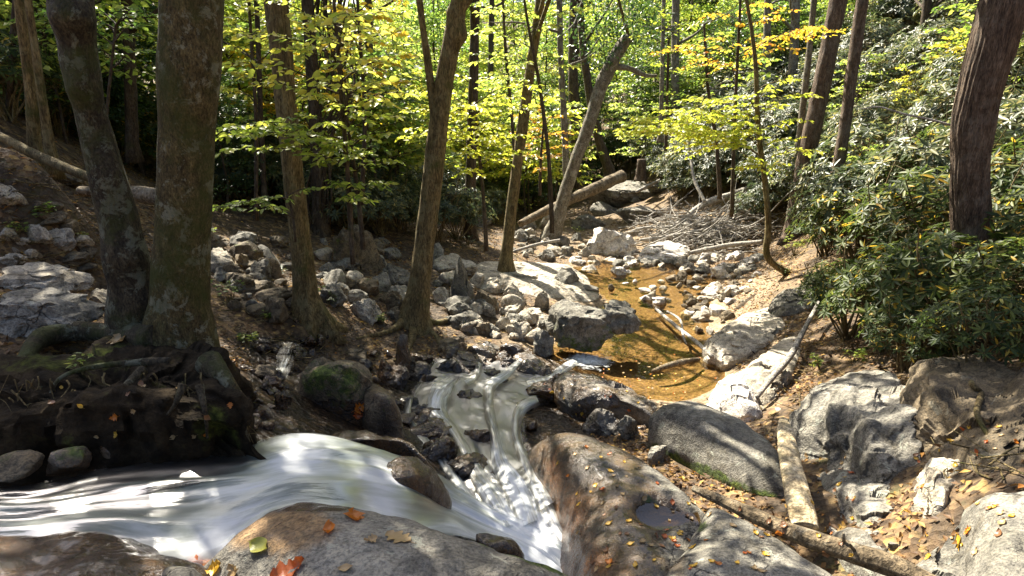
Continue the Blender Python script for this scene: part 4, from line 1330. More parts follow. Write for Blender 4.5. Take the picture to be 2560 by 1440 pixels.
def limbs(geo, P, r, n, zmin, lmin, lmax, seed, up=0.35):
    g = np.random.default_rng(seed)
    tips = []
    idx = [k for k in range(len(P)) if P[k][2] > zmin]
    if not idx:
        return tips
    for _ in range(n):
        k = idx[g.integers(len(idx))]
        a = g.uniform(0, 2 * math.pi)
        d = unit(np.array([math.cos(a), math.sin(a), up + g.uniform(-.2, .3)]))
        L = g.uniform(lmin, lmax)
        pts = [P[k]]
        for s in range(5):
            d = unit(d + g.normal(size=3) * 0.16 + UP * 0.05)
            pts.append(pts[-1] + d * L / 5)
        pp = smooth_path(pts, 12)
        V, T, Q = tube(pp, np.linspace(r[k] * 0.45, 0.008, 12), 6, 0.05, seed=seed)
        geo.add(V, T, Q)
        tips.append(pp)
    return tips


def make_tree(name, label, stems, bark, ztop=8.0, sides=28, group=None, barka=0.06, ridges=0, flare=(0.25, 0.9, 5), y0=None, lean=0.0, nlimb=5, burls=None,
              cat='tree', ext=True, seed=1, limbz=3.0, sp=None):
    root = None
    g = Geo()
    for si, (pts, pw) in enumerate(stems):
        W = px_path(pts, y0 if si == 0 or y0 else y0, lean)
        if si == 0:
            base = W[0].copy()
            base[2] = float(ground_z(base[0], base[1]))
        r = widths(W, pw)
        n = max(40, len(W) * 12)
        P = smooth_path(W, n)
        rr = interp_r(r, n)
        if ext and si == 0 or (ext and ext == 'all'):
            Pe, re = extend(P[[-10, -1]], rr[[-10, -1]], ztop, seed=seed + si)
            Pe, re = smooth_path(Pe, max(8, len(Pe) * 3)), interp_r(re, max(8, len(Pe) * 3))
            k = np.argmax(Pe[:, 2] > P[-1][2] + 0.15)
            P, rr = np.vstack([P, Pe[k:]]), np.concatenate([rr, re[k:]])
        if si == 0:
            P = np.vstack([P[0] - UP * 0.35, P[0] - UP * 0.15, P])
            rr = np.concatenate([[rr[0] * 1.1, rr[0] * 1.05], rr])
        V, T, Q = tube(P, rr, sides, barka, ridges, flare if si == 0 else None, seed + si, burl=burls)
        g.add(V, T, Q)
        if si == 0 or ext == 'all':
            limbs(g, P, rr, nlimb, limbz, 1.5, 3.5, seed + 50 + si)
        if si == 0:
            main = P
    root = empty(name, base)
    tag(root, label, cat, group)
    if sp:
        for (f) in sp:
            f(g)
    g.build('trunk', bark, root, True, base)
    for o in root.children:
        o.location = (0, 0, 0)
    TREES[label] = (root, main)
    return root, main


def link_part(o, root):
    o.parent = root
    o.location = [o.location[k] - root.location[k] for k in range(3)]
    return o


def burl_px(L, y):
    return [(at_y(a, b, y), rad, h) for a, b, rad, h in L]


# 1 the big two stemmed tree on the root mass
thick = [(455, 1010), (450, 880), (450, 760), (456, 600), (462, 450), (468, 300), (478, 120), (480, -10)]
thick_w = [240, 185, 135, 127, 127, 131, 140, 146]
gnarl = [(370, 930), (338, 800), (326, 700), (300, 560), (265, 430), (228, 280), (198, 130), (180, -10)]
gnarl_w = [150, 118, 100, 92, 86, 78, 84, 100]
root1, main1 = make_tree('twin_tree', 'thick tree of one smooth and one gnarled stem on a dark root mass', [(thick, thick_w)], M['bark_mossy'], 10, 56,
                         barka=0.035, flare=(0.3, 0.32, 7), y0=4.3, nlimb=8, seed=3, burls=burl_px([(478, 215, .22, .03), (545, 150, .1, .03), (548, 40, .1, .03)], 4.12))
W = px_path(gnarl, 4.42)
r = widths(W, gnarl_w)
P = smooth_path(W, 110)
rr = interp_r(r, 110)
Pe, re = extend(P[[-10, -1]], rr[[-10, -1]], 8, seed=5)
P, rr = np.vstack([P, Pe[2:]]), np.concatenate([rr, re[2:]])
g = Geo()
V, T, Q = tube(P, rr, 48, 0.13, 0, None, 9, freq=5, burl=burl_px([(200, 60, .14, .07), (225, 40, .1, .06), (185, 160, .13, .05), (225, 110, .09, .06), (165, 40, .12, .07), (215, 215, .1, .04), (300, 640, .16, .03),
                                                                    (375, 640, .12, .07), (375, 760, .12, .06), (330, 480, .1, .03), (180, 230, .08, .04), (235, 330, .1, -.03), (275, 440, .1, .03)], 4.28))
g.add(V, T, Q)
limbs(g, P, rr, 6, 2.0, 1.5, 3, 77)
gs = g.build('gnarled_stem', M['bark_gnarled'], None, True, P[0])
link_part(gs, root1)
o = outline_rock('root_mass', None, [(-120, 990, -1.60), (-20, 920, -1.52), (70, 872, -1.48), (170, 856, -1.50), (300, 836, -1.50), (430, 838, -1.50), (530, 870, -1.46), (585, 930, -1.44), (612, 1010, -1.52),
                                      (590, 1040, -1.60), (480, 1010, -1.50), (340, 985, -1.44), (200, 985, -1.44), (90, 1010, -1.5), (-60, 1060, -1.58)], 'rock_brown', (300, 930, -1.50), dome=0.02, depth=0.62,
                 rough=0.10, edge=0.12, seed=61, under=1.10, chip=.05, chips=.22, extra=lumpy(0.06, 5, 71), moss=lambda V, p: np.clip(0.35 + .22 * blob(p, 160, 890, 160, 60) + .3 * blob(p, 520, 1080, 70, 60), 0, 1))
o.data.materials.clear()
m_, nt = nodes_of('root soil')
p = pos(nt)
c = ramp(nt, noise(nt, p, 8, 6, .7), [(.3, (.006, .0045, .003)), (.5, (.026, .018, .009)), (.72, (.07, .048, .024))])
mo = math_(nt, 'ADD', attr(nt, 'moss').outputs['Fac'], math_(nt, 'MULTIPLY', math_(nt, 'SUBTRACT', noise(nt, p, 4, 6, .7), .5), 1.5))
c = mixc(nt, ramp(nt, mo, [(.5, (0, 0, 0)), (.7, (1, 1, 1))]), c, ramp(nt, noise(nt, p, 30, 4), [(.35, (.02, .026, .006)), (.7, (.11, .125, .022))]))
out(nt, principled(nt, c, .95, bump(nt, noise(nt, p, 22, 6, .7), 1.0, .05), .15))
M['rootsoil'] = m_
o.data.materials.append(m_)
for k in ('label', 'category'):
    if k in o:
        del o[k]
link_part(o, root1)
RMASS = o


def root_tube(pts, pw, seed, name='root', mat='bark_gnarled', barka=.16):
    pts = [(a + 9 * math.sin(k * 2.3 + seed), b + 6 * math.cos(k * 1.9 + seed), c) for k, (a, b, c) in enumerate(pts)]
    W = np.array([at_z(*q) for q in pts])
    n = len(W) * 10
    V, T, Q = tube(smooth_path(W, n), interp_r(widths(W, pw), n), 12, barka, seed=seed)
    g = Geo()
    g.add(V, T, Q)
    return g.build(name, M[mat], None, True, W[0])


for k, (pts, pw) in enumerate([
    ([(400, 850, -1.42), (290, 830, -1.46), (190, 832, -1.44), (105, 855, -1.44), (50, 900, -1.5), (10, 970, -1.6), (-10, 1050, -1.72)], [70, 56, 46, 44, 42, 34, 20]),
    ([(430, 900, -1.38), (320, 905, -1.38), (230, 925, -1.38), (150, 945, -1.40), (110, 1000, -1.5)], [30, 16, 12, 9, 6]),
    ([(520, 900, -1.36), (565, 960, -1.42), (598, 1030, -1.55), (612, 1100, -1.75)], [60, 34, 26, 14]),
    ([(450, 960, -1.33), (440, 1020, -1.42), (400, 1070, -1.58), (390, 1130, -1.78)], [30, 12, 7, 5]),
    ([(350, 930, -1.36), (300, 990, -1.40), (250, 1040, -1.52), (245, 1110, -1.75)], [24, 10, 7, 4]),
    ([(500, 970, -1.34), (520, 1040, -1.48), (510, 1120, -1.75)], [26, 10, 5]),
    ([(60, 900, -1.46), (100, 960, -1.46), (95, 1040, -1.6)], [26, 18, 10]),
]):
    pts = [(a, b, c - .06) for a, b, c in pts]
    link_part(root_tube(pts, pw, 80 + k), root1)

gg = np.random.default_rng(14)
g = Geo()
for k in range(90):
    x0 = gg.uniform(20, 600)
    y0_ = gg.uniform(930, 1060)
    z0 = -1.40 - (y0_ - 930) / 130 * .28
    pts = [at_z(x0, y0_, z0)]
    d = np.array([gg.normal() * .35, -.1, -.9])
    for s in range(4):
        d = unit(d + gg.normal(size=3) * .5 - UP * .25)
        pts.append(pts[-1] + d * gg.uniform(.03, .09))
    P = smooth_path(pts, 12)
    V, T, Q = tube(P, np.linspace(gg.uniform(.002, .007), .001, 12), 5, 0)
    g.add(V, T, Q)
ro = g.build('rootlets', M['bark_warm'], None, True, at_z(300, 950, -1.5))
ro.parent = RMASS
ro.location = [ro.location[k] - RMASS.location[k] - root1.location[k] for k in range(3)]

ROOTS_FOR = None
# 2..12 the other named trees
make_tree('slender_tree', 'slender warm brown tree right of the thick twin tree, leaning slightly left', [([(772, 790), (765, 735), (757, 660), (745, 550), (727, 380), (709, 200), (690, -10)], [84, 61, 52, 50, 50, 53, 60])],
          M['bark_warm'], 9, 32, barka=.05, flare=(.22, 1.1, 5), seed=12, nlimb=6)
rt, _ = make_tree('forked_tree', 'dark tree with a thin forked side stem and a burl near the top', [([(1035, 800), (1048, 710), (1070, 540), (1090, 370), (1110, 210), (1135, 70), (1152, -10)], [72, 54, 50, 50, 46, 43, 41]),
                                                                                 ([(1092, 345), (1080, 240), (1070, 160), (1056, 60), (1046, -20)], [26, 22, 19, 17, 16])], M['bark_warm'], 9, 32, barka=.05,
                  flare=(.25, 1.0, 5), seed=15, nlimb=6, y0=9.25, burls=[(at_y(1153, 88, 9.25), .14, .09), (at_y(1128, 30, 9.2), .1, .04)])
for k, (pts, pw) in enumerate([
    ([(1040, 795), (1085, 810), (1130, 800), (1190, 780), (1240, 775)], [34, 18, 13, 10, 6]),
    ([(1045, 800), (1080, 835), (1105, 870), (1120, 900)], [30, 16, 11, 6]),
    ([(1025, 800), (985, 825), (940, 840), (890, 850)], [30, 16, 12, 6]),
    ([(1035, 805), (1030, 850), (1010, 890), (985, 905)], [28, 15, 10, 5]),
]):
    q = [hit(a, b) + UP * .02 for a, b in pts]
    q[0] = q[0] + UP * .06
    P = smooth_path(q, 30)
    V, T, Q = tube(P, interp_r(widths(np.array(q), pw), 30), 10, .12, seed=k)
    g = Geo()
    g.add(V, T, Q)
    link_part(g.build('root', M['bark_warm'], None, True, q[0]), rt)
make_tree('creek_tree', 'thin straight mossy tree on the pale bedrock sheet, leaning right', [([(1264, 690), (1268, 620), (1284, 480), (1304, 330), (1325, 180), (1345, 50), (1352, -15)], [44, 30, 27, 27, 25, 24, 23])], M['bark_warm'], 8, 20,
          barka=.06, flare=(.25, 1.1, 5), seed=18, nlimb=5)
LEAN, _ = make_tree('leaning_tree', 'leaning tree with a broken top and a stub limb over the creek', [([(1378, 596), (1398, 535), (1430, 430), (1466, 330), (1500, 225), (1530, 155), (1572, 92)], [46, 33, 30, 29, 31, 36, 26]),
                                                                       ([(1532, 165), (1575, 172), (1612, 188), (1642, 190)], [18, 13, 11, 8])],
          M['bark_pale'], 5, 22, barka=.08, flare=(.3, .8, 4), seed=21, nlimb=0, ext=False, y0=18.5)
make_tree('pale_tree', 'thin pale trunk hugging the left side of the reddish leaning trunk', [([(1976, 566), (1990, 430), (2006, 280), (2024, 120), (2036, -15)], [24, 19, 17, 15, 14])], M['bark_pale'], 8, 14, barka=.04, seed=24, y0=15.5, nlimb=3)
make_tree('reddish_tree', 'reddish brown trunk leaning right, with a pale scar near its base', [([(1990, 575), (2006, 450), (2036, 300), (2068, 150), (2098, -15)], [54, 46, 43, 41, 42])], M['bark_red'], 9, 26, barka=.05, ridges=18, seed=27, y0=15, nlimb=4)
make_tree('brown_tree', 'brown trunk rising from the shrubs just right of the reddish one', [([(2060, 640), (2085, 480), (2110, 330), (2132, 170), (2158, -15)], [32, 29, 29, 30, 31])], M['bark_red'], 9, 20, barka=.05, ridges=14, seed=30, y0=12.5, nlimb=4)
make_tree('bent_tree', 'thick furrowed trunk bending to the right at the right side of the photo', [([(2450, 780), (2440, 640), (2425, 500), (2425, 390), (2447, 240), (2482, 110), (2522, -30)], [120, 92, 86, 88, 95, 104, 110])], M['bark_red'], 9,
          110, barka=.05, ridges=26, seed=33, y0=6.3, nlimb=7)
make_tree('back_tree', 'straight slim tree, left of a close pair, on the upper left slope', [([(88, 370), (76, 220), (58, 80), (46, -15)], [28, 25, 24, 24])], M['bark_warm'], 7, 16, seed=36, y0=8.2, nlimb=4, limbz=2.2)
make_tree('back_tree', 'thinner right hand tree of the close pair on the upper left slope', [([(126, 380), (106, 250), (88, 120), (68, -15)], [22, 18, 17, 16])], M['bark_warm'], 7, 16, seed=39, y0=8.0, nlimb=4, limbz=2.2)


def vines(g):
    gg = np.random.default_rng(4)
    for k in range(26):
        x0 = gg.uniform(770, 850)
        pts = []
        for yy in np.linspace(560, -20, 9):
            pts.append(at_y(790 + (x0 - 790) * (0.6 + .6 * (yy < 300)) + gg.normal() * 9 + (0 if yy > 300 else 14), yy, 13 + gg.normal() * .12))
        P = smooth_path(pts, 40)
        V, T, Q = tube(P, np.full(40, gg.uniform(.008, .022)), 5, 0)
        g.add(V, T, Q)


make_tree('vine_tree', 'dark trunk wrapped in a curtain of dead brown vines', [([(800, 570), (795, 420), (785, 250), (775, 100), (768, -15)], [38, 32, 30, 30, 30])], M['bark_dark'], 8, 18, seed=42, y0=13, nlimb=3, sp=[vines])
for k, (pts, pw, yy, lab, mt) in enumerate([
    ([(1176, 575), (1178, 400), (1184, 200), (1188, -15)], [30, 26, 25, 24], 17, 'straight dark trunk seen between the forked tree and the thin creek tree', 'bark_dark'),
    ([(1418, 470), (1410, 300), (1402, 150), (1398, -15)], [17, 16, 15, 15], 20, 'thin straight trunk left of the leaning tree', 'bark_pale'),
    ([(1440, 450), (1436, 300), (1432, 150), (1436, -15)], [26, 25, 24, 22], 26, 'straight grey trunk right behind the thin one beside the leaning tree', 'bark_dark'),
    ([(1525, 430), (1495, 340), (1470, 210), (1455, 90), (1450, -15)], [26, 22, 20, 18, 16], 24, 'slanting far trunk crossing behind the leaning tree', 'bark_dark'),
    ([(932, 380), (926, 200), (922, 60), (920, -15)], [22, 19, 18, 18], 22, 'thin dark trunk among yellow leaves left of the forked tree', 'bark_dark'),
    ([(1690, 300), (1688, 150), (1690, -15)], [22, 20, 20], 27, 'grey far trunk above the dark green hollow', 'bark_pale'),
    ([(1915, 300), (1917, 160), (1920, -15)], [20, 18, 18], 23, 'pale grey trunk just right of the curved sapling', 'bark_pale'),
    ([(1975, 290), (1984, 150), (1990, -15)], [24, 22, 21], 22, 'pale trunk on the right hill beside the thin pale one', 'bark_pale'),
    ([(1652, 330), (1655, 200), (1658, 60), (1660, -15)], [12, 11, 10, 9], 21, 'very thin far trunk right of the leaning tree top', 'bark_pale'),
    ([(660, 480), (652, 300), (646, 120), (640, -15)], [14, 13, 12, 12], 13, 'thin dark sapling trunk left of the slender warm trunk', 'bark_dark'),
    ([(1228, 440), (1226, 260), (1228, 100), (1230, -15)], [16, 15, 14, 14], 30, 'far thin trunk just left of the thin creek tree', 'bark_dark'),
    ([(2310, 100), (2316, 30), (2322, -40)], [22, 20, 20], 18, 'short visible trunk high on the shrubby right hill', 'bark_dark'),
    ([(20, 330), (28, 180), (40, -15)], [16, 15, 14], 10, 'thin shaded trunk at the left edge of the wood', 'bark_dark'),
    ([(330, 360), (325, 180), (318, -15)], [30, 28, 26], 12, 'shaded trunk between the gnarled and the smooth stem', 'bark_dark'),
]):
    make_tree('distant_tree', lab, [(pts, pw)], M[mt], 7.5, 14, seed=60 + k * 3, y0=yy, nlimb=4, limbz=1.5, flare=(.25, .6, 4))

# stump
st = px_path([(1602, 452), (1603, 425), (1604, 398)], 24)
V, T, Q = tube(smooth_path(st, 14), interp_r(widths(st, [32, 26, 23]), 14), 18, .12, seed=5, ridges=10)
g = Geo()
g.add(V, T, Q)
tag(g.build('stump', M['bark_red'], None, True, st[0]), 'broken reddish stump standing above the far ledge', 'stump')

# ================================================================== foliage sprays
def spray(lg, tg, o, t, L, seed, r=0.35, sag=0.12, twr=0.006, rnd=(0, 1), dens=1.0, fine=True, wid=0.55, upj=0.6):
    g = np.random.default_rng(seed)
    o, t = np.asarray(o, float), np.asarray(t, float)
    D = t - o
    ln = np.linalg.norm(D)
    n = 14
    s = np.linspace(0, 1, n)
    ax = o + D * s[:, None] + UP * (sag * ln * (np.sin(s * math.pi) * 0.8 - 0.35 * s ** 2))[:, None] + np.cumsum(g.normal(size=(n, 3)) * ln * 0.008, axis=0)
    V, T, Q = tube(ax, np.linspace(twr * 2.0, twr * .5, n), 4, 0, cap=False)
    tg.add(V, T, Q)
    d0 = unit(D)
    side = unit(np.cross(d0, UP))
    nb = max(5, int(ln / (L * 1.7)))
    P_, D_, N_l = [], [], []

    def along(path, L0):
        m = len(path)
        seg = np.linalg.norm(path[-1] - path[0])
        k = max(2, int(seg / (L0 * 0.55) * dens))
        for q in range(k):
            f = (q + .5) / k * (m - 1)
            a = int(f)
            b = min(a + 1, m - 1)
            p = path[a] + (path[b] - path[a]) * (f - a)
            dd = unit(path[b] - path[a] + 1e-6)
            sd = unit(np.cross(dd, UP)) * (1 if q % 2 else -1)
            P_.append(p)
            D_.append(dd * g.uniform(.35, .8) + sd + g.normal(size=3) * .22 - UP * .12)
            N_l.append(UP + g.normal(size=3) * upj)
        P_.append(path[-1])
        D_.append(unit(path[-1] - path[-2]))
        N_l.append(UP + g.normal(size=3) * upj)

    for b in range(nb):
        f = 0.15 + 0.83 * (b + g.random()) / nb
        a = f * (n - 1)
        p = ax[int(a)] + (ax[min(int(a) + 1, n - 1)] - ax[int(a)]) * (a - int(a))
        sgn = 1 if b % 2 else -1
        bl = ln * r * (1 - .62 * f) * g.uniform(.6, 1.2)
        dd = unit(d0 * g.uniform(.5, .9) + side * sgn + g.normal(size=3) * .15)
        k = 6
        tt = np.linspace(0, 1, k)
        tw = p + dd * (tt * bl)[:, None] - UP * (tt ** 2 * bl * g.uniform(.05, .3))[:, None] + np.cumsum(g.normal(size=(k, 3)) * bl * .02, axis=0)
        V, T, Q = tube(tw, np.linspace(twr * .8, twr * .3, k), 3, 0, cap=False)
        tg.add(V, T, Q)
        along(tw, L)
        if bl > L * 5:
            for e in range(3):
                q = tw[1 + e]
                d2 = unit(dd + np.cross(dd, UP) * (1 if e % 2 else -1) * .9)
                tw2 = q + d2 * (np.linspace(0, 1, 4) * bl * .45)[:, None] - UP * (np.linspace(0, 1, 4) ** 2 * bl * .08)[:, None]
                along(tw2, L)
    along(ax[6:], L)
    m = len(P_)
    lo, hi = rnd
    leaves(lg, np.array(P_), np.array(D_), np.array(N_l), L * g.uniform(.65, 1.15, m), L * wid * g.uniform(.8, 1.1, m), np.clip(g.normal((lo + hi) / 2, (hi - lo) / 3.2, m), 0, 1), fine, .2, .15)


def sapling(label, stem, pw, y0, mat, tips, L, bark='bark_dark', name='sapling', rnd=(0, 1), group=None, dy=0.8, seed=1, r=.35, ytip=None, dens=1.0, leafname='leaves', sp=None):
    """stem in pixels at depth y0; tips: (px, py[, dy]) ends of sprays starting on the stem"""
    g_, lg = Geo(), Geo()
    gg = np.random.default_rng(seed)
    W = px_path(stem, y0)
    base = W[0].copy()
    P = smooth_path(W, 60)
    V, T, Q = tube(np.vstack([P[0] - UP * .2, P]), np.concatenate([[interp_r(widths(W, pw), 60)[0]], interp_r(widths(W, pw), 60)]), 10, .06, seed=seed)
    g_.add(V, T, Q)
    px = to_px(P)
    for k, tp in enumerate(tips):
        yy = (y0 or W[0][1]) + (tp[2] if len(tp) > 2 else gg.uniform(-dy, dy))
        t = at_y(tp[0], tp[1], yy)
        # leave the stem a little below the level of the tip
        dist = np.abs(P[:, 2] - (t[2] - 0.25 * np.linalg.norm(P[:, :2] - t[:2], axis=1)))
        o = P[np.argmin(dist)]
        spray(lg, g_, o, t, L, seed * 31 + k, r=r, rnd=rnd, dens=dens)
    root = empty(name, base)
    tag(root, label, 'sapling', group)
    for o in (g_.build('trunk', M[bark], None, True, base), lg.build('crown', M[mat], None, True, base)):
        o.parent = root
        o.location = (0, 0, 0)
    return root


sapling('beech sapling with bright green sprays crossing behind the slender warm trunk', [(905, 585), (890, 450), (872, 330), (860, 230)], [12, 10, 8, 5], 7.6, 'leaf_yg',
        [(540, 285, -.9), (548, 335, -.9), (575, 360, -.6), (640, 300, -.5), (560, 310, -1.2), (700, 285, -.3), (720, 330, 0), (1000, 330, -.2), (985, 400, -.3), (960, 455, -.5), (800, 300, -.8), (840, 270, -.6), (930, 280, -.5), (790, 400, -.6), (830, 460, -.8),
         (880, 490, -.9), (760, 345, -.8), (1010, 290, .2), (820, 350, -1.0), (900, 380, -1.0)], .105, seed=5, rnd=(0, .75), dens=1.4)
sapling('low beech sapling holding one thin leafy branch out beside the thick trunk', [(735, 560), (728, 520), (715, 480)], [6, 5, 4], 6.6, 'leaf_yg', [(530, 497, -1.2), (560, 510, -1.0), (640, 488, -.6), (790, 470, .1)], .085, seed=9, rnd=(.1, .8), r=.22)
sapling('yellow beech sapling spreading flat sprays between forked tree and thin creek tree', [(1215, 600), (1205, 450), (1190, 320), (1175, 190)], [11, 9, 8, 5], 10.5, 'leaf_yellow',
        [(1000, 262, -.6), (1010, 310, -.5), (1020, 230, 0), (1335, 268, -.7), (1345, 212, -.5), (1300, 330, -.6), (1325, 372, -.8), (1190, 372, -1.4), (1150, 330, -1.2), (1260, 300, -1.2), (1240, 250, -1.0), (1120, 280, -1.2), (1080, 330, -1.0), (1160, 425, -1.0),
         (1290, 240, -.5), (1070, 220, -.5), (1180, 260, -1.3), (1230, 345, -1.1), (1110, 180, -.4), (1010, 345, -.8)], .105, seed=13, rnd=(0, .55), dens=1.4)
sapling('golden sapling filling the gap above the vine wrapped trunk', [(905, 480), (912, 300), (900, 100), (890, -60)], [12, 10, 9, 7], 9.3, 'leaf_gold',
        [(760, 60), (800, 110), (830, 175), (1030, 130), (1010, 75), (780, 230), (1020, 200), (960, 40), (850, 30), (920, 150), (980, 160), (860, 210), (820, 10), (1000, 10), (940, 230), (880, 90)], .12, seed=17, rnd=(0, .7), dens=1.4)
sapling('yellow green sapling behind the slender warm trunk top', [(640, 520), (640, 300), (628, 100), (620, -60)], [10, 9, 8, 7], 9.5, 'leaf_yg',
        [(560, 40), (560, 120), (590, 180), (740, 40), (760, 110), (700, 170), (560, 220), (740, 190), (620, 20), (670, 80), (580, 80), (820, 60), (700, 10)], .125, seed=19, rnd=(.3, 1), dens=1.4)
sapling('curved thin sapling growing out of the right bank with yellow and orange leaves', [(2012, 708), (1966, 682), (1918, 640), (1921, 560), (1912, 450), (1901, 370), (1893, 280), (1890, 180), (1880, 80), (1862, -20)],
        [18, 17, 16, 15, 14, 13, 12, 11, 10, 8], 11.6, 'leaf_yellow',
        [(1555, 292, -.8), (1575, 330, -1.0), (1640, 262, -.5), (1700, 300, -.8), (1760, 250, -.6), (2020, 300, -.5), (2045, 235, -.4), (1965, 262, -.5), (1840, 235, -.8), (1850, 415, -.8), (1985, 345, -.6), (1700, 255, .2), (1960, 410, -.5), (1800, 320, -.9), (1930, 225, -.7),
         (1620, 310, -.2), (2000, 190, 0), (1830, 290, -.4), (2060, 370, -.2)], .10, 'bark_warm', seed=23, rnd=(0, .7), r=.34, dens=1.6)
sapling('orange tinted young maple behind the curved sapling top', [(1830, 520), (1835, 350), (1842, 180), (1850, 20), (1850, -60)], [10, 9, 8, 7, 6], 13.0, 'leaf_orange',
        [(1640, 130), (1690, 95), (1770, 95), (1950, 45), (2060, 80), (2090, 70), (1800, 150), (1990, 20), (1900, 90), (1760, 40), (1850, 60), (2010, 110), (1935, 5), (1700, 160)], .105, seed=27, rnd=(0, .85))
sapling('green leaved sapling in front of the dark hollow right of centre', [(1800, 480), (1790, 350), (1770, 220), (1760, 60)], [11, 9, 8, 6], 17.0, 'leaf_green',
        [(1640, 225), (1700, 180), (1740, 130), (1880, 120), (1930, 190), (1900, 250), (1680, 260), (1820, 160), (1860, 215), (1760, 200), (1820, 80), (1950, 140), (1720, 60), (1850, 280)], .15, seed=31, rnd=(.2, 1))
sapling('ochre leaved sapling left of the leaning tree', [(1350, 470), (1352, 400), (1358, 320)], [8, 7, 5], 16.5, 'leaf_brown', [(1290, 290), (1280, 330), (1400, 290), (1425, 330), (1320, 385), (1390, 390), (1350, 270), (1420, 365), (1300, 360), (1340, 320), (1380, 330), (1350, 420)], .13, seed=35)
sapling('yellow leaved maple behind the broken top of the leaning tree', [(1665, 360), (1668, 240), (1672, 100)], [9, 8, 6], 18.0, 'leaf_yellow', [(1590, 90), (1610, 45), (1700, 60), (1735, 110), (1660, 25), (1620, 130), (1740, 60), (1680, 120), (1640, 160), (1720, 170)], .14, seed=39, rnd=(0, .5))
sapling('light green sapling above the thin creek tree', [(1290, 470), (1280, 300), (1265, 140), (1255, -40)], [10, 9, 8, 6], 15.0, 'leaf_yg', [(1190, 130), (1200, 60), (1230, 180), (1340, 110), (1375, 60), (1350, 170), (1270, 80), (1310, 20), (1180, 10), (1400, 130), (1260, 210), (1200, 220)], .135, seed=43, rnd=(.1, .9), dens=1.4)
sapling('tall beech sapling hanging bright leaves in front of the vine wrapped trunk top', [(880, 620), (868, 420), (850, 200), (835, 0), (830, -120)], [14, 12, 10, 8, 6], 7.2, 'leaf_yg',
        [(560, 150, -.8), (590, 60, -.6), (640, 200, -.5), (700, 120, -.4), (760, 30, -.3), (790, 190, -.8), (950, 60, -.4), (1010, 150, -.2), (1040, 230, -.2), (960, 250, -.6), (900, 130, -1.0), (740, 235, -.9), (820, 90, -1.0), (1000, 20, 0), (620, 0, -.5), (860, 20, -1.1), (930, 200, -1.0)],
        .115, seed=57, rnd=(.25, 1), dens=1.2)
sapling('yellow birch sapling arching over the gap between forked tree and leaning tree', [(1380, 560), (1372, 400), (1350, 220), (1320, 60), (1300, -80)], [12, 10, 9, 8, 6], 13.0, 'leaf_yg',
        [(1170, 80), (1200, 20), (1240, 130), (1400, 60), (1440, 160), (1280, 200), (1420, 220), (1210, 190), (1460, 20), (1330, 30), (1370, 130), (1180, 150)], .13, seed=59, rnd=(.3, 1), dens=1.2)
sapling('half lit maple sapling in the shade left of the gnarled stem', [(260, 400), (270, 250), (290, 60)], [8, 7, 6], 9.5, 'leaf_green', [(120, 60), (160, 110), (350, 60), (380, 120), (300, 150), (340, 20), (250, 60), (220, 20), (380, 30), (90, 20), (310, 90)], .11, seed=51, rnd=(.2, 1))

lg = Geo()
gg = np.random.default_rng(66)
for px, py in [(1440, 70), (1465, 110), (1480, 40), (1505, 80), (1530, 30), (1560, 60), (1590, 40), (1610, 75), (1580, 95), (1510, 120), (1545, 105), (1490, 10), (1550, 0), (1620, 20), (1460, 15), (1640, 60), (1530, 70), (1500, 145), (1475, 85), (1600, 0)]:
    c = at_y(px, py, 18.4 + gg.normal() * .35)
    k = 48
    q = gg.normal(size=(k, 3)) * np.array([.26, .26, .16])
    leaves(lg, c + q, q + gg.normal(size=(k, 3)) * .3, UP + gg.normal(size=(k, 3)) * .6, gg.uniform(.11, .18, k), .075, gg.random(k), False, droop=.25)
link_part(lg.build('crown', M['leaf_dark'], None, True, at_y(1530, 60, 18.4)), LEAN)

# ================================================================== background wood: trees with shared meshes
def bg_crown(seed, H, rad, zlo, ncl, nlf, L):
    g = np.random.default_rng(seed)
    lg = Geo()
    zz = zlo + (H - zlo) * g.random(ncl) ** .85
    a = g.uniform(0, 2 * math.pi, ncl)
    rr = rad * np.sqrt(g.random(ncl)) * (1.05 - 0.55 * ((zz - zlo) / (H - zlo)) ** 2)
    C = np.stack([np.cos(a) * rr, np.sin(a) * rr, zz], 1)
    for c, ang in zip(C, a):
        k = int(nlf * g.uniform(.5, 1.3))
        rx = g.uniform(.45, .95)
        q = g.normal(size=(k, 3)) * np.array([rx * .55, rx * .55, .09])
        q[:, 2] -= 0.18 * (q[:, 0] * math.cos(ang) + q[:, 1] * math.sin(ang))
        P = c + q
        D = q * np.array([1, 1, .2]) + np.array([math.cos(ang), math.sin(ang), -.1]) * .5 + g.normal(size=(k, 3)) * .35
        N = UP + g.normal(size=(k, 3)) * .45
        base = g.uniform(.15, .85)
        leaves(lg, P, D, N, L * g.uniform(.7, 1.2, k), L * .6, np.clip(g.normal(base, .15, k), 0, 1), False)
    return lg


def bg_trunk(seed, H, r, rad):
    g = np.random.default_rng(seed)
    gg = Geo()
    pts = [(0, 0, -.3)]
    x = np.zeros(2)
    for z in np.linspace(.5, H, 9):
        x = x + g.normal(size=2) * .1
        pts.append((x[0], x[1], z))
    P = smooth_path(pts, 40)
    V, T, Q = tube(P, np.linspace(r, r * .3, 40), 10, .06, seed=seed, flare=(.3, .6, 5))
    gg.add(V, T, Q)
    limbs(gg, P, np.linspace(r, r * .3, 40), 9, 1.5, rad * .5, rad * .95, seed + 3)
    return gg


def copy_thing(root, loc, rot, s, label=None):
    r = root.copy()
    COL.objects.link(r)
    r.location = [float(v) for v in loc]
    r.rotation_euler = (0, 0, rot)
    r.scale = s if isinstance(s, tuple) else (s, s, s)
    if label:
        r['label'] = label
    for c in root.children:
        d = c.copy()
        COL.objects.link(d)
        d.parent = r
    return r


PROTO = {}


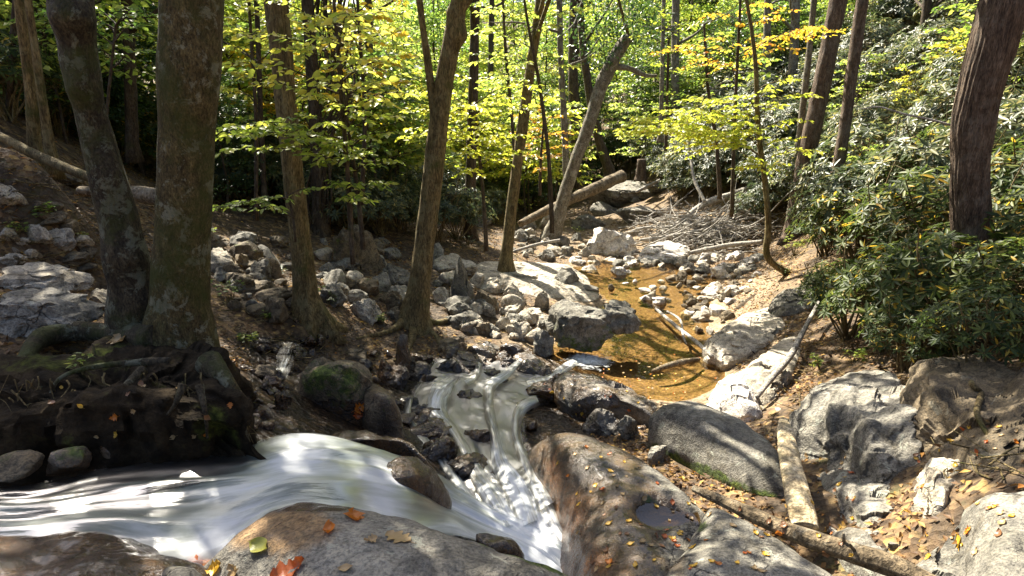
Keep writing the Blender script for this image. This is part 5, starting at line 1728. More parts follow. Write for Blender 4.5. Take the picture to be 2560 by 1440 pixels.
def proto_tree(key, mat, bark, seed, H, rad, zlo, ncl, nlf, L, r):
    root = empty('woodland_tree', (0, 0, 0))
    a = bg_trunk(seed, H, r, rad).build('trunk', M[bark], root)
    b = bg_crown(seed + 1, H, rad, zlo, ncl, nlf, L).build('crown', M[mat], root)
    PROTO[key] = [root, False]


def place(key, loc, rot, s, label, cat, group):
    root, used = PROTO[key]
    if not used:
        PROTO[key][1] = True
        root.location = [float(v) for v in loc]
        root.rotation_euler = (0, 0, rot)
        root.scale = s if isinstance(s, tuple) else (s, s, s)
        o = root
    else:
        o = copy_thing(root, loc, rot, s)
    tag(o, label, cat, group)
    return o


proto_tree('yg1', 'leaf_yg', 'bark_dark', 201, 10, 2.6, .8, 150, 60, .19, .09)
proto_tree('yg2', 'leaf_yg', 'bark_pale', 207, 8, 2.2, .4, 90, 60, .19, .07)
proto_tree('green', 'leaf_green', 'bark_dark', 211, 10, 2.8, .6, 150, 60, .19, .10)
proto_tree('yellow', 'leaf_yellow', 'bark_dark', 217, 8, 2.4, .6, 90, 60, .19, .08)
proto_tree('dark', 'leaf_dark', 'bark_dark', 223, 8, 2.4, .3, 110, 60, .19, .09)
BGT = [
    # key, px, depth, scale, where
]
ZONES = [
    # label, group, list of (key, px, y, scale)
    ('yellow green tree filling the wood behind the slender and the forked tree', 'yellow green trees beyond the slender tree',
     [('yg1', 600, 19, .62), ('yg2', 720, 21, .8), ('yellow', 850, 23, .75), ('yg1', 960, 26, .75), ('green', 650, 27, .9), ('yg2', 780, 30, 1.0), ('yellow', 1010, 21, .6), ('yg1', 560, 24, .8), ('yellow', 690, 17, .5), ('yg2', 880, 18, .5)]),
    ('pale green tree deep in the valley between forked tree and leaning tree', 'valley trees beyond the thin creek tree',
     [('green', 1090, 30, .9), ('yg2', 1180, 34, 1.0), ('yg1', 1280, 38, 1.1), ('green', 1370, 33, .9), ('yg2', 1240, 27, .7), ('green', 1120, 40, 1.1), ('yg1', 1020, 34, 1.0), ('dark', 1330, 29, .7), ('yg2', 1400, 40, 1.1)]),
    ('dark green tree on the shaded slope behind the leaning tree', 'dark slope trees beyond the leaning tree',
     [('dark', 1450, 31, .8), ('green', 1540, 34, .9), ('dark', 1620, 29, .75), ('green', 1710, 33, .8), ('dark', 1790, 27, .6), ('yg2', 1660, 38, .9), ('green', 1860, 30, .7), ('dark', 1930, 26, .55), ('yg1', 1500, 42, 1.1), ('green', 1600, 46, 1.2), ('dark', 1750, 40, .9), ('yellow', 1830, 36, .7)]),
    ('shaded green tree in the dark wood behind the twin tree', 'shaded trees behind the twin tree',
     [('dark', 30, 13, .6), ('green', 120, 15, .7), ('dark', 210, 13.5, .6), ('green', 300, 16, .7), ('dark', 360, 14, .6), ('yg2', 400, 20, .8), ('dark', 80, 18, .8), ('green', 220, 21, .9), ('yg1', 320, 24, 1.0), ('dark', -60, 15, .8), ('yg2', 130, 26, 1.0), ('yellow', 520, 22, .7), ('dark', 560, 13, .35)]),
    ('small green tree on the shrubby right hill', 'small trees on the right hill',
     [('green', 2060, 24, .5), ('yg2', 2160, 27, .5), ('green', 2240, 25, .45), ('yellow', 2560, 15, .35), ('yg2', 2600, 12, .3), ('green', 2380, 24, .5), ('yg2', 2480, 22, .45), ('green', 2000, 30, .6)]),
]
for lab, grp, L_ in ZONES:
    for key, px, yy, s in L_:
        x = (px - 1280) / FPX * yy * 0.985
        place(key, (x, yy, float(ground_z(x, yy))), rng.uniform(0, 6.28), s, lab, 'tree', grp)
# the last rows of the wood, further up the valley
for k in range(44):
    yy = rng.uniform(40, 75)
    x = rng.uniform(-.85, .75) * yy
    place(['yg1', 'dark', 'green', 'yg2', 'dark'][k % 5], (x, yy, float(ground_z(x, yy))), rng.uniform(0, 6.28), rng.uniform(1.1, 1.6), 'distant tree closing off the head of the valley', 'tree', 'distant trees at the head of the valley')


def proto_sapling(key, mat, seed, H, L, n):
    g = np.random.default_rng(seed)
    tg, lg = Geo(), Geo()
    P = smooth_path([(0, 0, -.2), (g.normal() * .1, g.normal() * .1, H * .35), (g.normal() * .2, g.normal() * .2, H * .7), (g.normal() * .3, g.normal() * .3, H)], 40)
    V, T, Q = tube(P, np.linspace(.03, .008, 40), 8, .05)
    tg.add(V, T, Q)
    for k in range(n):
        z = H * (.38 + .60 * k / n)
        i_ = int(np.argmin(np.abs(P[:, 2] - z * .93)))
        a = k * 2.4 + g.normal() * .4
        ln = (1.0 + .9 * g.random()) * (1.15 - .6 * z / H)
        spray(lg, tg, P[i_], P[i_] + np.array([math.cos(a) * ln, math.sin(a) * ln, .1 + .25 * g.random()]), L, seed * 7 + k, r=.42, rnd=(.05, .95), fine=False, wid=.62, dens=1.1)
    root = empty('understory_sapling', (0, 0, 0))
    tg.build('trunk', M['bark_dark'], root)
    lg.build('crown', M[mat], root)
    PROTO[key] = [root, False]


proto_sapling('sy', 'leaf_yellow', 401, 3.6, .17, 26)
proto_sapling('sg', 'leaf_yg', 411, 4.2, .17, 30)
proto_sapling('sn', 'leaf_green', 421, 3.6, .17, 26)
proto_sapling('so', 'leaf_gold', 431, 3.2, .16, 22)
gg = np.random.default_rng(123)
for lab, grp, keys, n, (x0, x1), (y0_, y1), (s0, s1) in [
    ('bright yellow green sapling in the sunny wood behind the slender and forked trees', 'sunny saplings behind the slender and forked trees', ['sg', 'sn', 'sy', 'sg', 'so', 'sg', 'sn'], 26, (540, 1060), (14.5, 24), (1.0, 1.6)),
    ('bright sapling in the wood between the forked tree and the leaning tree', 'saplings between forked and leaning trees', ['sg', 'sn', 'sg', 'sy'], 16, (1060, 1400), (23, 33), (1.0, 1.6)),
    ('green sapling on the dark slope right of the leaning tree', 'saplings on the dark slope right of the leaning tree', ['sn', 'sg', 'sn'], 16, (1560, 2020), (25, 34), (.8, 1.3)),
    ('shaded sapling behind the twin tree', 'shaded saplings behind the twin tree', ['sn', 'sg', 'sn'], 12, (-60, 400), (10.5, 18), (.6, 1.0)),
    ('yellowish sapling among the shrubs of the right hill', 'saplings on the right hill', ['sn', 'sg', 'sy'], 12, (2050, 2600), (11, 24), (.45, .8)),
]:
    for k in range(n):
        yy = gg.uniform(y0_, y1)
        x = (gg.uniform(x0, x1) - 1280) / FPX * yy
        place(keys[k % len(keys)], (x, yy, float(ground_z(x, yy)) - .1), gg.uniform(0, 6.28), gg.uniform(s0, s1), lab, 'sapling', grp)

# ================================================================== rhododendrons
def rhodo(seed, H, rad, nwh, L, mat, fine, rmin=0.0):
    g = np.random.default_rng(seed)
    lg, sg = Geo(), Geo()
    nst = 16
    dirs = []
    for k in range(nst):
        a = k / nst * 6.28 + g.normal() * .3
        rr = rad * g.uniform(.3, .95)
        top = np.array([math.cos(a) * rr, math.sin(a) * rr, H * g.uniform(.45, .95)])
        pts = [np.array([g.normal() * .06, g.normal() * .06, -.15]), top * np.array([.35, .35, .35]) + g.normal(size=3) * .06, top * np.array([.75, .75, .7]) + g.normal(size=3) * .06, top]
        P = smooth_path(pts, 14)
        V, T, Q = tube(P, np.linspace(.018, .006, 14), 5, 0, cap=False)
        sg.add(V, T, Q)
        dirs.append(P)
    Pb, Db, Nb, Lb, rb = [], [], [], [], []
    for w_ in range(nwh):
        u = g.normal(size=3)
        u /= np.linalg.norm(u)
        u[2] = abs(u[2]) * 1.0 - .15
        s = g.uniform(.55, 1.0) ** .6 * (1 + .16 * math.sin(u[0] * 5 + seed) * math.cos(u[1] * 4 + seed * 2))
        c = np.array([u[0] * rad * s, u[1] * rad * s, max(.08, H * (.42 + .56 * u[2] * s))])
        ax = unit(np.array([u[0], u[1], .75 + u[2] * .5]) + g.normal(size=3) * .3)
        if w_ % 3 == 0:
            q = dirs[g.integers(nst)][g.integers(5, 13)]
            P = smooth_path([q, (q + c) / 2 + g.normal(size=3) * .04 - UP * .03, c], 6)
            V, T, Q = tube(P, np.linspace(.007, .004, 6), 3, 0, cap=False)
            sg.add(V, T, Q)
        e1 = unit(np.cross(ax, UP + g.normal(size=3) * .1))
        e2 = np.cross(ax, e1)
        nl = g.integers(6, 10)
        a0 = g.uniform(0, 6.28)
        for q in range(nl):
            a = a0 + q * 6.28 / nl + g.normal() * .15
            rd = e1 * math.cos(a) + e2 * math.sin(a)
            Pb.append(c + rd * .008)
            Db.append(rd + ax * g.uniform(-.15, .55) - UP * .15)
            Nb.append(ax + g.normal(size=3) * .15)
            Lb.append(L * g.uniform(.65, 1.15))
            rb.append(g.random())
    leaves(lg, np.array(Pb), np.array(Db), np.array(Nb), np.array(Lb), np.array(Lb) * .29, np.array(rb), fine, .15, .14)
    root = empty('rhododendron', (0, 0, 0))
    sg.build('stems', M['bark_warm'], root)
    lg.build('foliage', M[mat], root)
    return root


for k in range(3):
    PROTO['rn%d' % k] = [rhodo(301 + k, 1.55, .85, 205, .13, 'leaf_rhodo', True), False]
for k in range(3):
    PROTO['rh%d' % k] = [rhodo(331 + k, 1.9, 1.15, 270, .17, 'leaf_hill', False), False]
for k in range(2):
    PROTO['rd%d' % k] = [rhodo(351 + k, 1.7, 1.05, 270, .16, 'leaf_rhodo', False), False]


def shrub_px(key, px, py, s, lab, grp=None, yy=None):
    b = hit(px, py) if yy is None else at_y(px, py, yy)
    b = np.array([b[0], b[1], float(ground_z(b[0], b[1]))])
    place(key, b, rng.uniform(0, 6.28), s, lab, 'shrub', grp)


for k, (px, py, s, lab) in enumerate([
    (2115, 850, .78, 'rhododendron overhanging the tilted ledge beside the pool'),
    (2215, 880, .9, 'rhododendron with yellowing leaves at the front of the right bank'),
    (2330, 880, .95, 'rhododendron directly above the shaded brown rock face'),
    (2150, 700, 1.1, 'tall rhododendron right of the curved sapling base'),
    (2280, 720, 1.2, 'dense rhododendron left of the bent furrowed trunk'),
    (2365, 770, .8, 'rhododendron touching the left side of the bent furrowed trunk'),
    (2530, 870, .75, 'shaded rhododendron right of the bent furrowed trunk foot'),
    (2590, 760, 1.0, 'rhododendron cut by the right edge of the photo'),
    (2540, 640, 1.1, 'sunlit rhododendron behind the bent furrowed trunk'),
    (2060, 640, .8, 'rhododendron around the foot of the brown trunk'),
    (2350, 600, 1.3, 'rhododendron with pale leaf whorls behind the front ones'),
    (2210, 600, 1.25, 'rhododendron below the hanging pale dead branch'),
    (2440, 950, .6, 'low dark rhododendron hanging over the top of the brown rock face'),
    (2060, 770, .5, 'small rhododendron hanging over the flat topped grey rock'),
    (2260, 930, .55, 'low rhododendron skirt just above the pale knobbly rock'),
]):
    shrub_px('rn%d' % (k % 3), px, py, s, lab)
# shrubs of the right hill
cnt = 0
pts_ = []
gg = np.random.default_rng(77)
for _try in range(4000):
    if cnt >= 95:
        break
    yy = gg.uniform(9, 30)
    x = gg.uniform(4.2, 24)
    z = float(ground_z(x, yy))
    if z < -2.3:
        continue
    q = to_px(np.array([x, yy, z + .8]))[0]
    if q[0] < 1880 or q[0] > 2680 or q[1] < -120 or q[1] > 640:
        continue
    if any((x - a) ** 2 + (yy - b) ** 2 < 1.25 for a, b in pts_):
        continue
    pts_.append((x, yy))
    place('rh%d' % (cnt % 3), (x, yy, z), gg.uniform(0, 6.28), gg.uniform(.75, 1.2), 'grey green shrub among many on the steep sunny right hill', 'shrub', 'shrubs covering the right hill')
    cnt += 1
for lab, grp, L_ in [
    ('dark evergreen shrub in the shade left of the forked tree', 'evergreen shrubs left of the forked tree', [(840, 560, .9), (890, 590, .85), (950, 590, .8), (1000, 580, .8), (860, 520, 1.0), (940, 530, 1.0), (800, 540, .8), (1010, 530, 1.0), (740, 520, .8)]),
    ('dark evergreen shrub between the forked tree and the thin creek tree', 'evergreen shrubs by the thin creek tree', [(1090, 600, .9), (1140, 600, .9), (1120, 550, 1.1), (1190, 530, 1.1), (1230, 560, .8), (1080, 540, 1.0), (1220, 510, 1.2)]),
    ('silvery evergreen shrub left of the leaning tree', 'silvery shrubs left of the leaning tree', [(1290, 520, 1.0), (1340, 515, 1.0), (1390, 505, 1.0), (1310, 480, 1.2), (1370, 470, 1.2), (1260, 480, 1.2), (1420, 480, 1.0)]),
    ('dark shrub on the slope above the far creek boulders', 'dark shrubs above the far creek', [(1700, 480, 1.0), (1760, 470, 1.1), (1820, 470, 1.0), (1680, 440, 1.2), (1740, 420, 1.2), (1810, 410, 1.2), (1870, 440, 1.1), (1640, 430, 1.2), (1900, 500, .8), (1850, 370, 1.3), (1760, 370, 1.4), (1690, 390, 1.3), (1930, 540, .7), (1880, 560, .6), (1660, 465, .9), (1720, 455, 1.0), (1790, 445, 1.1), (1840, 455, 1.0), (1700, 500, .7), (1770, 500, .7), (1620, 415, 1.2), (1700, 420, 1.3), (1780, 390, 1.4), (1650, 380, 1.4), (1560, 400, 1.2), (1900, 420, 1.2), (1830, 340, 1.5), (1720, 340, 1.5), (1600, 350, 1.4), (1920, 360, 1.4),
                                                                                   (1540, 430, 1.1), (1480, 450, 1.0), (1590, 400, 1.3), (1930, 460, 1.0), (1960, 400, 1.1)]),
    ('dark evergreen shrub beside the thick smooth trunk', 'evergreen shrubs beside the thick trunk', [(560, 500, .9), (610, 510, .9), (660, 500, .9), (585, 460, 1.1), (640, 450, 1.1), (700, 470, 1.0)]),
    ('shaded shrub on the upper left slope', 'shaded shrubs on the upper left slope', [(150, 340, .8), (20, 300, .9), (210, 350, .8), (300, 400, .7), (360, 420, .7), (330, 360, .9), (250, 300, 1.0), (60, 250, 1.0)]),
]:
    for k, (px, py, s) in enumerate(L_):
        shrub_px(('rh%d' % (k % 3)) if ('silvery' in lab or 'evergreen' in lab or 'far creek' in lab) else 'rd%d' % (k % 2), px, py, s, lab, grp)

# small leafy plants on the ground
def seedling(px, py, n, L, h, mat, label, seed, yy=None):
    g = np.random.default_rng(seed)
    b = hit(px, py) if yy is None else at_y(px, py, yy)
    lg, sg = Geo(), Geo()
    for k in range(n):
        a = g.uniform(0, 6.28)
        e = np.array([math.cos(a) * h * g.uniform(.15, .6), math.sin(a) * h * g.uniform(.15, .6), h * g.uniform(.5, 1)])
        P = smooth_path([np.zeros(3) - UP * .03, e * .5 + UP * h * .12, e], 8)
        V, T, Q = tube(P, np.linspace(.006, .002, 8), 4, 0, cap=False)
        sg.add(V, T, Q)
        m = 8
        aa = g.uniform(0, 6.28, m)
        D = np.stack([np.cos(aa), np.sin(aa), g.uniform(-.2, .3, m)], 1)
        leaves(lg, np.repeat(e[None], m, 0) + D * .01 - UP * (np.arange(m) % 3)[:, None] * L * .4, D, UP + g.normal(size=(m, 3)) * .3, L * g.uniform(.7, 1.1, m), L * .38, g.random(m), True)
    root = empty('seedling', b)
    tag(root, label, 'plant')
    sg.build('stems', M['bark_warm'], root)
    lg.build('leaves', M[mat], root)


seedling(578, 760, 7, .085, .34, 'leaf_green', 'bright green seedling between the thick trunk and the slender tree', 1)
seedling(822, 765, 6, .11, .30, 'leaf_rhodo', 'glossy whorled seedling right of the slender warm trunk foot', 2)
seedling(45, 590, 7, .05, .14, 'leaf_green', 'low green plant on the left slope above the sunlit boulder', 3)
seedling(200, 605, 6, .04, .12, 'leaf_green', 'low green plant by the gnarled stem on left slope', 4)
seedling(670, 800, 4, .06, .16, 'leaf_green', 'small green plant against the flared slender trunk foot', 5)
seedling(205, 925, 3, .05, .10, 'leaf_green', 'tiny two leaved plant rooted on the dark root mass', 6, 3.5)
seedling(2005, 1040, 5, .03, .10, 'leaf_green', 'grassy tuft in the crack by the top of the split log', 7)
seedling(2050, 925, 7, .06, .2, 'leaf_green', 'green groundcover plant under the rhododendron beside the pale ledge', 8)
seedling(2130, 905, 7, .06, .2, 'leaf_green', 'leafy green plant above the knobbly pale rock', 9)
seedling(1985, 640, 9, .09, .5, 'leaf_yg', 'bright lime green plant at the foot of the reddish trunk', 10)
seedling(2040, 600, 9, .09, .6, 'leaf_yg', 'lime green sunlit plant right of the reddish trunk foot', 11)
seedling(1440, 590, 6, .08, .4, 'leaf_green', 'green sprig at the base of the leaning tree', 12)

for k, (px, py, h_, mt, lab) in enumerate([
    (120, 545, .16, 'leaf_green', 'low green plant between the pale stones of the upper left slope'),
    (520, 600, .2, 'leaf_green', 'leafy plant right against the thick smooth trunk'),
    (700, 690, .18, 'leaf_dark', 'dark leafy plant behind the slender warm trunk'),
    (870, 590, .3, 'leaf_rhodo', 'glossy plant above the tall mossy slab'),
    (950, 810, .14, 'leaf_green', 'small plant among the roots left of the forked trunk'),
    (620, 860, .14, 'leaf_green', 'small plant on the damp soil right of the root mass'),
    (1170, 615, .3, 'leaf_dark', 'dark sprig behind the pale bedrock sheet'),
    (1960, 690, .3, 'leaf_rhodo', 'low glossy plant at the bend of the curved sapling'),
    (2010, 760, .3, 'leaf_green', 'trailing green plant over the flat topped grey rock'),
    (290, 690, .14, 'leaf_green', 'small plant at the left foot of the gnarled stem'),
]):
    seedling(px, py, 7, .07, h_, mt, lab, 40 + k)

# ================================================================== dead wood
def log(name, label, pts, pw, mat, cat, barka=.08, sides=20, ridges=0, seed=1, mode='z', yy=None, flat=1.0, group=None, caps=0):
    if mode == 'z':
        W = np.array([at_z(*q) for q in pts])
    else:
        W = np.array([at_y(*q) for q in pts])
    n = max(24, len(W) * 12)
    P = smooth_path(W, n)
    V, T, Q = tube(P, interp_r(widths(W, pw), n), sides, barka, ridges, None, seed, freq=5)
    if flat != 1.0:
        c = np.repeat(P[:, 2], sides)
        k = len(c)
        V[:k, 2] = c + (V[:k, 2] - c) * flat
    g = Geo()
    g.add(V, T, Q)
    if caps:
        gg = np.random.default_rng(seed)
        for _ in range(caps):
            k = gg.integers(3, n - 3)
            d = unit(gg.normal(size=3) * np.array([1, 1, .6]) + UP * .3)
            rr = interp_r(widths(W, pw), n)[k]
            q = smooth_path([P[k], P[k] + d * rr * 1.6, P[k] + d * rr * gg.uniform(1.7, 2.4)], 5)
            V2, T2, Q2 = tube(q, np.linspace(rr * .22, rr * .08, 5), 6)
            g.add(V2, T2, Q2)
    o = g.build(name, M[mat], None, True, W.mean(0))
    return tag(o, label, cat, group)


log('fallen_log', 'long weathered log lying across the lower right rocks', [(1735, 1222, -2.45), (1800, 1250, -2.40), (1900, 1296, -2.36), (2010, 1342, -2.32), (2130, 1382, -2.28), (2240, 1418, -2.26), (2340, 1462, -2.24)], [16, 28, 38, 46, 54, 56, 46], 'wood', 'log', .09, 30, 8, 3, caps=9)
log('split_log', 'pale split log standing on end between grey boulders', [(1958, 1048, -2.46), (1964, 1080, -2.46), (1975, 1150, -2.44), (1992, 1225, -2.46), (2008, 1290, -2.50), (2014, 1318, -2.52)], [22, 44, 54, 64, 70, 66], 'splitwood', 'log', .05, 20, 4, 7, flat=.6)
log('fallen_log', 'big pale log slanting up behind the foot of the leaning tree', [(1300, 560, 18.6), (1370, 525, 19.3), (1440, 492, 20), (1500, 466, 20.6), (1556, 440, 21.2)], [18, 24, 28, 30, 32], 'wood', 'log', .07, 22, 8, 9, mode='y')
log('fallen_log', 'short pale log end by the gnarled stem on the left slope', [(200, 478, 6.9), (270, 482, 6.8), (340, 484, 6.7), (420, 498, 6.6)], [26, 32, 40, 46], 'wood', 'log', .08, 20, 6, 11, mode='y')
log('fallen_log', 'thin dark fallen trunk running down the upper left slope', [(-30, 325, 8.0), (60, 372, 7.7), (140, 410, 7.5), (240, 450, 7.3)], [18, 22, 24, 24], 'bark_warm', 'log', .08, 16, 0, 13, mode='y')
log('dead_branch', 'long dead branch propped on the pale ledge at the right bank', [(1890, 995, -3.02), (1930, 945, -2.92), (1975, 890, -2.80), (2010, 825, -2.66), (2048, 755, -2.44)], [12, 16, 16, 13, 9], 'drift', 'branch', .08, 12, 0, 15)
log('dead_branch', 'dark branch reaching from the stones into the pool', [(1640, 772, -3.44), (1690, 815, -3.42), (1735, 850, -3.40), (1782, 892, -3.34)], [7, 9, 10, 9], 'drift', 'branch', .08, 10, 0, 17)
log('dead_branch', 'crooked twig crossing the branch in the pool', [(1668, 778, -3.42), (1700, 800, -3.40), (1708, 840, -3.42), (1716, 860, -3.46)], [5, 6, 6, 4], 'drift', 'branch', .08, 8, 0, 19)
log('fallen_log', 'short orange brown log floating in the amber pool', [(1632, 928, -3.49), (1668, 915, -3.47), (1705, 905, -3.47), (1748, 898, -3.49)], [10, 15, 16, 8], 'wood', 'log', .1, 14, 0, 21)
log('fallen_log', 'dark rotten log end at the right edge of the creek', [(1842, 778, -3.36), (1880, 750, -3.24), (1918, 726, -3.1)], [18, 22, 18], 'bark_dark', 'log', .1, 14, 0, 23)
_er = []
for a, b in [(2415, 915), (2430, 960), (2452, 985), (2442, 1030), (2465, 1080), (2500, 1125)]:
    q = hit(a, b)
    for _ in range(4):
        q = at_z(a, b, top_z(q[0], q[1]) + .015)
    _er.append((a, b, q[2]))
log('exposed_root', 'bare root hanging down the shaded bank at the right', _er, [10, 13, 14, 13, 10, 6], 'bark_warm', 'root', .1, 10, 0, 25)
log('dead_branch', 'pale thin dead branch hanging in front of the right hill', [(2155, 272, 7), (2200, 268, 6.9), (2260, 285, 6.8), (2330, 300, 6.7), (2395, 318, 6.6)], [3, 4, 5, 5, 6], 'drift', 'branch', .05, 7, 0, 27, mode='y')
log('dead_branch', 'upright bleached branch above the driftwood pile', [(1722, 345, 19), (1728, 400, 19), (1736, 450, 18.5), (1762, 505, 18)], [5, 7, 8, 9], 'drift', 'branch', .06, 8, 0, 29, mode='y')
DW = [
    ([(1640, 590), (1700, 555), (1760, 510), (1840, 482), (1975, 436)], [8, 12, 15, 14, 11], 'thickest bleached driftwood limb rising to the right'),
    ([(1700, 560), (1740, 525), (1800, 500), (1870, 478), (1900, 470)], [7, 9, 10, 8, 5], 'driftwood limb lying just below the thickest one'),
    ([(1690, 640), (1760, 625), (1830, 612), (1905, 604)], [9, 13, 13, 10], 'straight bleached limb along the lower edge of the driftwood pile'),
    ([(1600, 600), (1680, 590), (1760, 575), (1850, 560)], [7, 9, 8, 5], 'grey driftwood limb stretched across the middle of the pile'),
    ([(1560, 585), (1610, 570), (1690, 566), (1740, 552)], [6, 7, 7, 4], 'thin driftwood limb reaching left toward the white boulder'),
    ([(1690, 600), (1720, 640), (1745, 690)], [7, 7, 4], 'forked driftwood stick pointing down to the gravel bar'),
    ([(1840, 520), (1880, 535), (1920, 555)], [9, 8, 5], 'short driftwood stick near the foot of the curved sapling'),
    ([(1590, 480), (1630, 460), (1650, 450)], [8, 9, 7], 'small log below the broken stump'),
    ([(1280, 630), (1340, 612), (1400, 600)], [7, 8, 7], 'thin log lying at the foot of the leaning tree'),
]
for k, (pts, pw, lab) in enumerate(DW):
    P = []
    for q in pts:
        h = hit(q[0], min(q[1] + 30, 640))
        P.append((q[0], q[1], min(h[1], 20.5) if 'stump' not in lab else 23.5))
    y_ = np.mean([p[2] for p in P])
    P = [(a, b, y_ + (c - y_) * .25) for a, b, c in P]
    log('driftwood', lab, P, pw, 'drift', 'driftwood', .08, 10, 0, 40 + k, mode='y')
# brushwood: the tangle of thin sticks
g = Geo()
gg = np.random.default_rng(9)
for k in range(480):
    px, py = gg.normal(1765, 85), gg.normal(585, 26)
    if py < 520 or py > 640 or px > 1930:
        continue
    b = hit(px, min(py + 12, 640))
    b = b + UP * gg.uniform(0, .45) * (1 if py < 610 else .3)
    a = gg.normal(0.2, .7)
    L_ = gg.uniform(.5, 2.0)
    d = np.array([math.cos(a), math.sin(a) * .7, gg.normal(.05, .22)])
    pts = [b - d * L_ / 2]
    for s in range(4):
        d = unit(d + gg.normal(size=3) * .22)
        pts.append(pts[-1] + d * L_ / 4)
    P = smooth_path(pts, 12)
    r0 = gg.uniform(.010, .032)
    V, T, Q = tube(P, np.linspace(r0, r0 * .3, 12), 5, 0, cap=False)
    g.add(V, T, Q)
tag(g.build('brushwood', M['drift']), 'tangled heap of bleached sticks beside the sunny creek', 'brushwood', kind='stuff')
g = Geo()
for k in range(170):
    px, py = (gg.uniform(2400, 2600), gg.uniform(300, 720)) if k % 2 else (gg.uniform(2080, 2560), gg.uniform(60, 420))
    b = hit(px, py)
    if b[1] > 34:
        continue
    d = unit(np.array([gg.normal(-.3, .6), gg.normal(-.3, .4), gg.uniform(.2, 1.2)]))
    L_ = gg.uniform(.7, 2.2)
    pts = [b]
    for s in range(4):
        d = unit(d + gg.normal(size=3) * .28)
        pts.append(pts[-1] + d * L_ / 4)
    r0 = gg.uniform(.007, .016)
    V, T, Q = tube(smooth_path(pts, 12), np.linspace(r0, r0 * .3, 12), 5, 0, cap=False)
    g.add(V, T, Q)
tag(g.build('bare_stems', M['drift']), 'bare grey stems tangled through the shrubs of the right hill', 'stems', kind='stuff')
# twigs strewn on the dark left bank and under the right shrubs
g = Geo()
for k in range(260):
    reg = gg.integers(4)
    px, py = [(gg.uniform(540, 900), gg.uniform(700, 900)), (gg.uniform(0, 280), gg.uniform(420, 700)), (gg.uniform(1900, 2100), gg.uniform(860, 1100)), (gg.uniform(2350, 2560), gg.uniform(900, 1200))][reg]
    b = hit(px, py) + UP * .03
    a = gg.uniform(0, 3.14)
    L_ = gg.uniform(.12, .6)
    d = np.array([math.cos(a), math.sin(a), gg.normal(0, .15)])
    pts = [b - d * L_ / 2, b + gg.normal(size=3) * .02, b + d * L_ / 2]
    V, T, Q = tube(smooth_path(pts, 7), np.linspace(.007, .003, 7), 4, 0, cap=False)
    g.add(V, T, Q)
tag(g.build('twigs', M['bark_warm']), 'fallen twigs scattered over the leafy banks', 'twigs', kind='stuff')

# ================================================================== unseen tree crowns above the frame, leaf clumps shaped to throw the dappled shade
LIT = [
    # photo pixel ellipses kept clear of clumps so the sun gets through: x, y, rx, ry
    (1620, 620, 330, 70), (1680, 720, 240, 70), (1450, 740, 190, 80), (1260, 780, 130, 80), (1130, 650, 90, 30), (1600, 840, 160, 50), (1830, 980, 100, 60), (1860, 830, 90, 50),
    (1300, 1290, 110, 90), (1460, 900, 80, 36), (105, 712, 150, 45), (130, 780, 120, 26), (240, 745, 40, 26), (420, 795, 26, 14), (700, 960, 34, 50), (660, 1040, 26, 40), (980, 1190, 60, 34), (720, 1125, 40, 24),
    (930, 1380, 60, 75), (1090, 1335, 60, 14), (1760, 1050, 90, 34), (1990, 1170, 36, 70), (2090, 985, 90, 30), (1150, 890, 60, 40), (1330, 930, 60, 30), (1560, 970, 60, 34), (150, 590, 60, 34), (25, 490, 50, 34), (200, 545, 40, 14), (90, 640, 50, 16), (230, 640, 40, 16), (170, 450, 60, 14), (300, 950, 40, 12), (90, 880, 40, 10), (480, 1100, 40, 14), (560, 770, 30, 16), (640, 860, 40, 14), (850, 830, 60, 14), (930, 760, 30, 16), (880, 640, 34, 34), (1000, 900, 40, 40),
    (1100, 1150, 60, 50), (820, 930, 40, 20), (740, 770, 34, 14), (600, 650, 60, 30), (1380, 1150, 60, 60), (2340, 1180, 50, 60), (560, 1330, 60, 30), (190, 850, 70, 14), (640, 1350, 40, 20), (130, 1240, 70, 26), (1650, 1180, 60, 30), (1430, 1200, 60, 90), (1520, 1330, 50, 60), (1600, 1180, 70, 26), (1480, 1120, 60, 24), (1880, 1400, 90, 40), (2120, 1100, 60, 40), (2520, 1360, 60, 60),
]
SHADE = [
    # photo pixel polygons the clumps are to shade, with a density
    ([(500, 560), (1040, 620), (1080, 800), (600, 820)], .6),
    ([(-300, 380), (420, 380), (520, 600), (600, 800), (1060, 800), (1180, 900), (1180, 1120), (1080, 1250), (1250, 1325), (1500, 1440), (1600, 1700), (-500, 1700), (-500, 380)], 1.0),
    ([(1180, 880), (1420, 940), (1650, 1020), (1900, 1010), (2000, 900), (2100, 1000), (2700, 900), (2700, 1700), (1300, 1700), (1250, 1200), (1150, 1000)], .62),
    ([(2270, 890), (2750, 880), (2750, 1240), (2420, 1210), (2280, 1100)], .97),
    ([(2030, 740), (2700, 700), (2700, 960), (2080, 960)], .85),
    ([(2000, 640), (2700, 500), (2700, 1000), (2100, 1000), (1950, 850)], .55),
]
RIGHT = [(1300, 1080), (1650, 1000), (2000, 880), (2800, 700), (2800, 1800), (1500, 1800), (1300, 1250)]
gg = np.random.default_rng(5)
lgs = {}
names = [k for k in TREES]
cand = []
GP = np.column_stack([G_, gz])
pxs = to_px(GP)
dn = np.zeros(NC)
for poly, den in SHADE:
    dn = np.where(in_poly(pxs, poly), np.maximum(dn, den), dn)
pat = np.clip(.5 + 1.9 * fbm(np.column_stack([G_ * np.array([1.5, 1.1]), np.zeros(NC)]), 2, 91), 0, 1)
dn = np.where(dn < .9, dn * 1.3 * pat, dn)
lit = np.zeros(NC)
for a, b, rx, ry in LIT:
    lit = np.maximum(lit, np.exp(-((((pxs[:, 0] - a) / rx) ** 2 + ((pxs[:, 1] - b) / ry) ** 2) ** 2)))
keepc = gg.random(NC) < dn * (1 - 1.15 * lit)
GP = GP[keepc]
